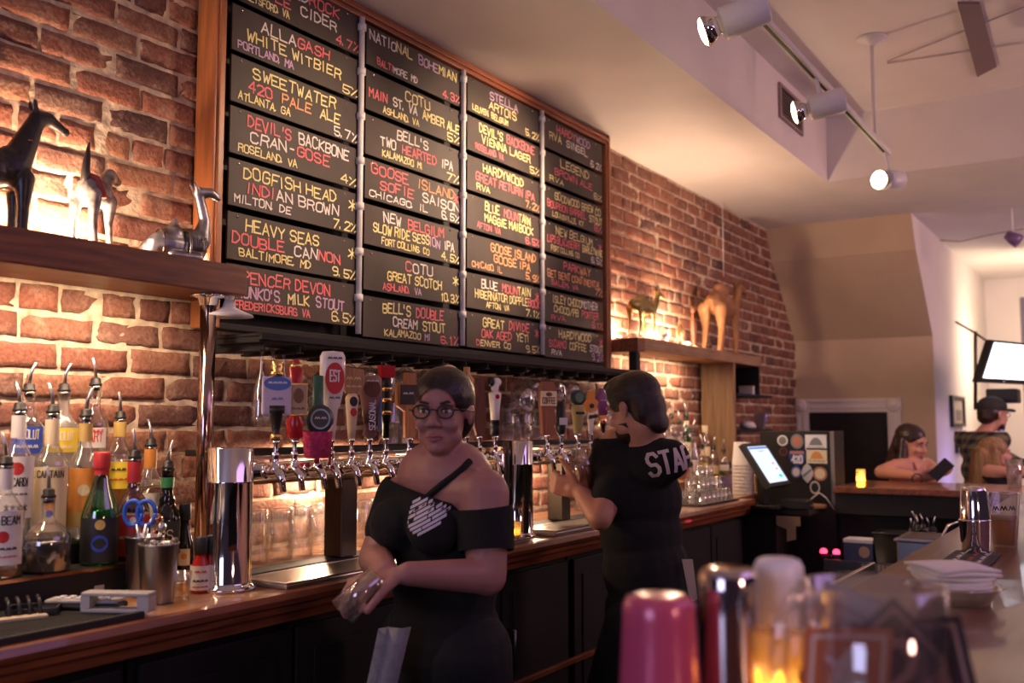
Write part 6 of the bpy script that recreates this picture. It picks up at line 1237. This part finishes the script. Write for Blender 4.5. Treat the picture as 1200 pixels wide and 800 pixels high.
q.cone(F(0, 0, .37), .11, shB, .070); q.cone(shB, .071, shB.lerp(elB, .55), .062); q.ball(F(0, 0, .0), (.165, .135, .16), 0, 20, F.m)
top = skin(q, 'off_shoulder_top', BLKT, .007, 5, wo, cut=[(J(520, 582, d), (V((0, 0, 1))*1.0+RT*.30).normalized()), (F(0, 0, -.10), V((0, 0, -1)))])
q = MB(); m1 = shA.lerp(elA, .22); m2 = shA.lerp(elA, .70); q.cone(m1, .074, m2, .070); q.cone(F(.0, .03, .36), .10, m1, .068)
skin(q, 'sleeve', BLKT, .007, 4, wo, cut=[(m1+V((0, 0, .012)), (V((0, 0, 1))-RT*.1).normalized()), (m2, (elA-shA).normalized())])
q = MB(); q.tube([neck0+RT*.058+FH*.03+V((0, 0, .02)), J(548, 547, d-.085), J(528, 562, d-.11), J(508, 577, d-.135), J(500, 590, d-.15)], [.010]*5, 8); STRAP = q
tb_ = bvh(wbody); sp = []; ends = [(551, 540), (541, 550), (530, 559), (519, 567), (509, 575), (500, 583), (495, 592)]
for e_ in ends:
    o_ = J(e_[0], e_[1], .5); h_ = tb_.ray_cast(o_, (o_-CP).normalized(), 5); sp.append(h_[0]-(o_-CP).normalized()*.003 if h_[0] is not None else J(e_[0], e_[1], d-.12))
MB().tube(sp, .009, 8).build('strap', BLKT, wo, True)
tr = bvh(top); mb = MB(); c0 = J(492, 607, d-.4); rr = random.Random(2)
for i in range(11):
    y = -.052+.0104*i; w = .058*math.sqrt(max(.05, 1-(y/.06)**2)); x = -w
    while x < w-.008:
        l = rr.uniform(.02, .07); l = min(l, w-x)
        for n_ in range(3):
            a, b = x+l*n_/3, x+l*(n_+1)/3; mb.add([c0+RT*u+V((0, 0, v+.55*u)) for u, v in ((a, y), (b, y), (b, y+.0072), (a, y+.0072))], [(0, 1, 2, 3)])
        x += l+rr.uniform(.002, .007)
press(mb, tr, FH, .003); mb.build('print', paint((.55, .52, .66), .8, 'pale_print'), top, True)
q = MB(); q.ball(F(0, 0, -.02), (.156, .132, .12), 0, 20, F.m); legs(q, F, kR, kL, fR, fL, .018); skin(q, 'trousers', JEAN, .008, 4, wo, cut=[(V((0, 0, .06)), V((0, 0, -1)))]); shoes(wo, fL, fwd, BLACK); shoes(wo, fR, fwd, BLACK)
t0 = J(463, 735, d-.20); o = thing('bar_towel', 'grey bar towel hanging at the hip of the walking bartender', 'towel', t0); q = MB(); vs = []; n = 9
for i in range(n):
    for j in range(5):
        for l in (0, 1): pass
for l in (0, 1):
    for i in range(n):
        for j in range(5):
            u = j/4-.5; z = -.34*i/(n-1); vs.append(RT*(u*.075*(1-.15*i/n)-.075*i/(n-1))+V((0, 0, z))-FH*(.012*math.sin(u*9+i*.3)+.02*i/(n-1)+.006*l))
fs = []
for l in (0, n*5):
    for i in range(n-1):
        for j in range(4): fs.append((l+i*5+j, l+i*5+j+1, l+(i+1)*5+j+1, l+(i+1)*5+j))
ring = [j for j in range(5)]+[i*5+4 for i in range(1, n)]+[(n-1)*5+j for j in range(3, -1, -1)]+[i*5 for i in range(n-2, 0, -1)]
fs += [(ring[i], ring[(i+1) % len(ring)], n*5+ring[(i+1) % len(ring)], n*5+ring[i]) for i in range(len(ring))]
q.add(vs, fs, 0, True).build('cloth', mat('grey_towel', (.24, .23, .27), .9, 0, .15, 50, .3), o)
gp = J(436, 682, d-.33); o = thing('held_glass', 'empty glass tilted in the hands of the walking bartender', 'glass', gp); ax = (-RT*.55-FH*.1-V((0, 0, .55))).normalized().to_track_quat('Z', 'Y').to_matrix().to_4x4()
MB().lathe([(0, -.02), (.026, -.02), (.036, .09), (.034, .09), (.024, -.012), (0, -.012)], (0, 0, 0), 22).xf(ax).build('glass', GLASS, o)
# ---- seated patrons
def patron(label, hc, hf, d, hipz, sh, arms, cloth, skinm, hairf, k=1.0, vox=.009, faceargs={}, sleeves=None, sh_drop=.0, neck=.15, off=V((0, 0, 0))):
    F0 = Fr(V((hc.x+off.x, hc.y+off.y, hipz)), V((hf[0].x, hf[0].y, 0))); t = thing('person', label, 'person', (hc.x, hc.y, 0)); H_ = Fr(hc, hf[1])
    b = MB(); L = hc.z-neck-hipz
    for z, rx, ry, rz in ((.0, .165, .13, .13), (L*.3, .14, .105, .13), (L*.55, .145, .11, .12), (L*.78, .15, .11, .10), (L*.92, .13, .08, .06)): b.ball(F0(0, 0, z), (rx, ry, rz), 0, 18, F0.m)
    nk = F0(0, 0, L+.0); b.cone(nk-V((0, 0, .02)), .055, H_(0, -.02, -.07), .046); head_blobs(b, H_, k)
    s1, s2 = F0(-sh, 0, L-.045-sh_drop), F0(sh, 0, L-.045-sh_drop)
    for s in (s1, s2): b.cone(nk-V((0, 0, .045)), .065, s, .055)
    for s, (el, wr, fd, pn, th) in zip((s1, s2), arms): b.cone(s, .056, el, .043); b.cone(el, .042, wr, .028); hand_blobs(b, wr, fd, pn, th, (.4, .6, .4), .05, .95)
    for s in (-.09, .09):
        kn = F0(s, .42, -.02); b.cone(F0(s, 0, -.02), .09, kn, .062); ft = V((kn.x, kn.y, hipz-.42)); b.cone(kn, .060, ft, .042); b.cone(ft, .042, ft+F0.f*.16-V((0, 0, .02)), .03)
    skin(b, 'body', skinm, vox, 3, t); face_parts(H_, t, k, **faceargs)
    q = MB()
    for s in (-.09, .09):
        kn = F0(s, .42, -.02); q.cone(F0(s, 0, -.02), .10, kn, .074); q.cone(kn, .074, V((kn.x, kn.y, hipz-.36)), .056)
    skin(q, 'trousers', JEAN, .010, 3, t)
    q = MB(); g = .018
    for z, rx, ry, rz in ((.0, .165, .13, .13), (L*.3, .14, .105, .13), (L*.55, .145, .11, .12), (L*.78, .15, .11, .10)): q.ball(F0(0, 0, z), (rx+g, ry+g, rz), 0, 18, F0.m)
    if sleeves is not None:
        q.ball(F0(0, 0, L*.92), (.13+g, .08+g, .06), 0, 18, F0.m)
        for s, (el, wr, *_r) in zip((s1, s2), arms): q.cone(nk-V((0, 0, .05)), .078, s, .070); q.cone(s, .071, s.lerp(el, min(1, sleeves)), .06); (q.cone(el, .058, el.lerp(wr, .75), .046) if sleeves > 1 else None)
    top_ = skin(q, 'top', cloth, .010, 3, t, cut=([(F0(0, 0, L*.80), V((0, 0, 1)))] if sleeves is None else [(F0(0, 0, L+.01), V((0, 0, 1)))])); hairf(t, H_, F0, L); return t, H_, F0, L
pu = skin_mat('skin_patron', (.60, .30, .22)); d = 6.2
def hairA(t, H_, F0, L):
    q = MB(); q.ball(H_(0, -.020, .042), (.080, .100, .080), 0, 18, H_.m); q.ball(H_(0, -.07, -.02), (.072, .05, .09), 0, 18, H_.m)
    l_ = MB(); l_.cone(H_(-.066, -.02, .02), .022, H_(-.085, -.02, -.16), .036); l_.cone(H_(.068, -.02, .02), .022, H_(.085, .02, -.13), .034); l_.cone(H_(.085, .02, -.13), .036, H_(.07, .09, -.30), .045); l_.cone(H_(0, -.08, -.05), .05, H_(-.02, -.09, -.20), .06); skin(l_, 'hair_length', mat('dark_hair', (.035, .018, .015), .4, 0, .4, 50, .3), .008, 3, t)
    skin(q, 'hair', mat('dark_hair', (.035, .018, .015)), .008, 3, t, cut=[(H_(0, .045, 0), H_.f*.96-H_.u*.45)])
hc = J(1068, 519, d); hf0 = (-FH*.75+RT*.55); hf1 = V((hf0.x, hf0.y, -.28))
arA = [(J(1096, 553, d-.10), J(1090, 557, d-.33), RT*.9-FH*.2+V((0, 0, .1)), V((0, 0, 1)), -FH), (J(1033, 560, d-.12), J(1072, 557, d-.36), RT*1+V((0, 0, .12)), FH+V((0, 0, .4)), V((0, 0, 1)))]
z = BZ+.035
arA = [tuple([V((a[0].x, a[0].y, max(a[0].z, BZ+.045))), V((a[1].x, a[1].y, max(a[1].z, BZ+.035)))]+list(a[2:])) for a in arA]
tA, HA, FA, LA = patron('woman with long dark hair in a salmon top looking down at her phone', hc, (hf0, hf1), d, .72, .165, arA, paint((.55, .22, .16), .8, 'salmon_top'), pu, hairA, neck=.105)
for s in (-1, 1): MB().tube([FA(s*.075, .10, LA*.80), FA(s*.075, .06, LA*.97), FA(s*.07, -.03, LA*.99), FA(s*.07, -.10, LA*.86)], .007, 6).build('strap', MATS['salmon_top'], tA, True)
ph = J(1103, 550, d-.42); o = thing('phone', 'black phone held by the seated woman in the salmon top', 'phone', ph); rot = M((RT.lerp(V((0, 0, 1)), .45).normalized(), V((0, 0, 0)), V((0, 0, 0)))); a = (RT*.75+V((0, 0, .66))).normalized(); b = (-FH*.8-V((0, 0, -.5))).normalized(); b = (b-a*b.dot(a)).normalized(); c = a.cross(b)
mm = M((a, c, b)).transposed().to_4x4(); MB().box((-.07, -.036, -.004), (.07, .036, .004), 0, .003).xf(mm).build('case', BLACK, o); MB().box((-.062, -.033, .0042), (.062, .033, .0046)).xf(mm).build('screen', paint((.02, .02, .03), .1, 'phone_glass'), o)
MB().tube([J(1075, 561, d-.42)+V((0, .03*math.sin(k_), .03*math.cos(k_))) for k_ in [2*PI*i/12 for i in range(13)]], .004, 6).build('bracelet', BLACK, tA, True)
d = 6.75
def plaid():
    m, N, L_, b = nt('plaid_flannel'); b.inputs['Roughness'].default_value = .9; tc = N.new('ShaderNodeTexCoord'); out = []
    for ax_, sc_ in (('X', 26), ('Z', 26)):
        w_ = N.new('ShaderNodeTexWave'); w_.bands_direction = ax_; w_.inputs['Scale'].default_value = 5; L_.new(tc.outputs['Object'], w_.inputs['Vector']); r = N.new('ShaderNodeValToRGB'); r.color_ramp.interpolation = 'CONSTANT'; r.color_ramp.elements[1].position = .55; r.color_ramp.elements[0].color = (.02, .025, .05, 1); r.color_ramp.elements[1].color = (.20, .17, .10, 1); L_.new(w_.outputs['Fac'], r.inputs[0]); out.append(r)
    mx = N.new('ShaderNodeMix'); mx.data_type = 'RGBA'; mx.inputs[0].default_value = .5; L_.new(out[0].outputs[0], mx.inputs[6]); L_.new(out[1].outputs[0], mx.inputs[7]); L_.new(mx.outputs[2], b.inputs['Base Color']); return m
def hairB(t, H_, F0, L):
    q = MB(); q.ball(H_(0, -.03, .015), (.080, .085, .07), 0, 18, H_.m); q.ball(H_(0, -.06, -.02), (.068, .05, .05), 0, 16, H_.m); skin(q, 'hair', mat('dark_hair', (.035, .018, .015)), .008, 3, t, cut=[(H_(0, .03, 0), H_.f), (H_(0, 0, .03), H_.u)])
    q = MB(); q.ball(H_(0, -.012, .055), (.086, .106, .075), 0, 20, H_.m); c = skin(q, 'cap', mat('dark_cap', (.03, .028, .03), .8), .008, 3, t, cut=[(H_(0, 0, .030), -H_.u)])
    q = MB(); vs = [(.07*math.cos(a_), .075+.09*math.sin(a_), .034+.012*math.cos(a_*2-PI)*-.5) for a_ in [PI*i/14 for i in range(15)]]; n = len(vs); pts = [H_(*p) for p in vs]+[H_(p[0], p[1], p[2]+.006) for p in vs]; q.add(pts, [tuple(reversed(range(n))), tuple(range(n, 2*n))]+[(i, (i+1) % n, n+(i+1) % n, n+i) for i in range(n)]); q.build('brim', MATS['dark_cap'], c, True)
    q = MB(); q.cone(H_(-.045, .03, -.075), .022, H_(0, .074, -.09), .02); q.cone(H_(.045, .03, -.075), .022, H_(0, .074, -.09), .02); skin(q, 'beard', MATS['dark_hair'], .007, 2, t)
    for s in (-1, 1): MB().tube([H_(s*.031+.02*math.cos(a_), .092, .004+.016*math.sin(a_)) for a_ in [2*PI*i/12 for i in range(13)]], .0025, 6).build('glasses_rim', BLACK, t, True)
hc = J(1164, 486, d); hf0 = (RT*.96+FH*.25); arB = [(J(1190, 545, d+.1), J(1206, 556, d-.05), RT, V((0, 0, -1)), FH), (J(1150, 556, d-.2), J(1190, 560, d-.3), RT, V((0, 0, -1)), FH)]
arB = [tuple([V((a[0].x, a[0].y, max(a[0].z, BZ+.06))), V((a[1].x, a[1].y, max(a[1].z, BZ+.05)))]+list(a[2:])) for a in arB]
patron('man in a dark cap and plaid shirt standing in profile at the far end', hc, (hf0, V((hf0.x, hf0.y, -.05))), d, .82, .17, arB, plaid(), pu, hairB, 1.0, .009, {}, 1.4, 0, .125, -RT*.085)
d = 6.25
def hairC(t, H_, F0, L):
    q = MB(); q.ball(H_(0, -.020, .034), (.074, .090, .072), 0, 18, H_.m); q.ball(H_(0, -.06, -.02), (.070, .052, .08), 0, 18, H_.m)
    l_ = MB(); l_.cone(H_(.066, -.02, 0), .03, H_(.075, -.02, -.24), .045); l_.cone(H_(-.066, -.02, 0), .03, H_(-.075, -.03, -.22), .042); l_.cone(H_(0, -.08, -.02), .07, H_(0, -.10, -.28), .07); skin(l_, 'hair_length', mat('blonde_hair', (.30, .17, .075), .5, 0, .45, 50, .3, stretch=(1, 1, .15)), .008, 3, t)
    skin(q, 'hair', mat('blonde_hair', (.30, .17, .075)), .008, 3, t, cut=[(H_(0, .045, 0), H_.f*.95-H_.u*.4)])
hc = J(1167, 531, d); hf0 = (RT*.97-FH*.12); arC = [(J(1190, 558, d+.05), J(1204, 560, d-.1), RT, V((0, 0, -1)), FH), (J(1160, 566, d-.15), J(1196, 562, d-.25), RT, V((0, 0, -1)), FH)]
arC = [tuple([V((a[0].x, a[0].y, max(a[0].z, BZ+.05))), V((a[1].x, a[1].y, max(a[1].z, BZ+.04)))]+list(a[2:])) for a in arC]
patron('blonde woman with long hair in a dark top seen in profile at the end bar', hc, (hf0, V((hf0.x, hf0.y, -.05))), d, .66, .15, arC, mat('dark_top', (.015, .013, .018), .8), pu, hairC, .86, .009, {'brow': (.2, .11, .05)}, 1.4)
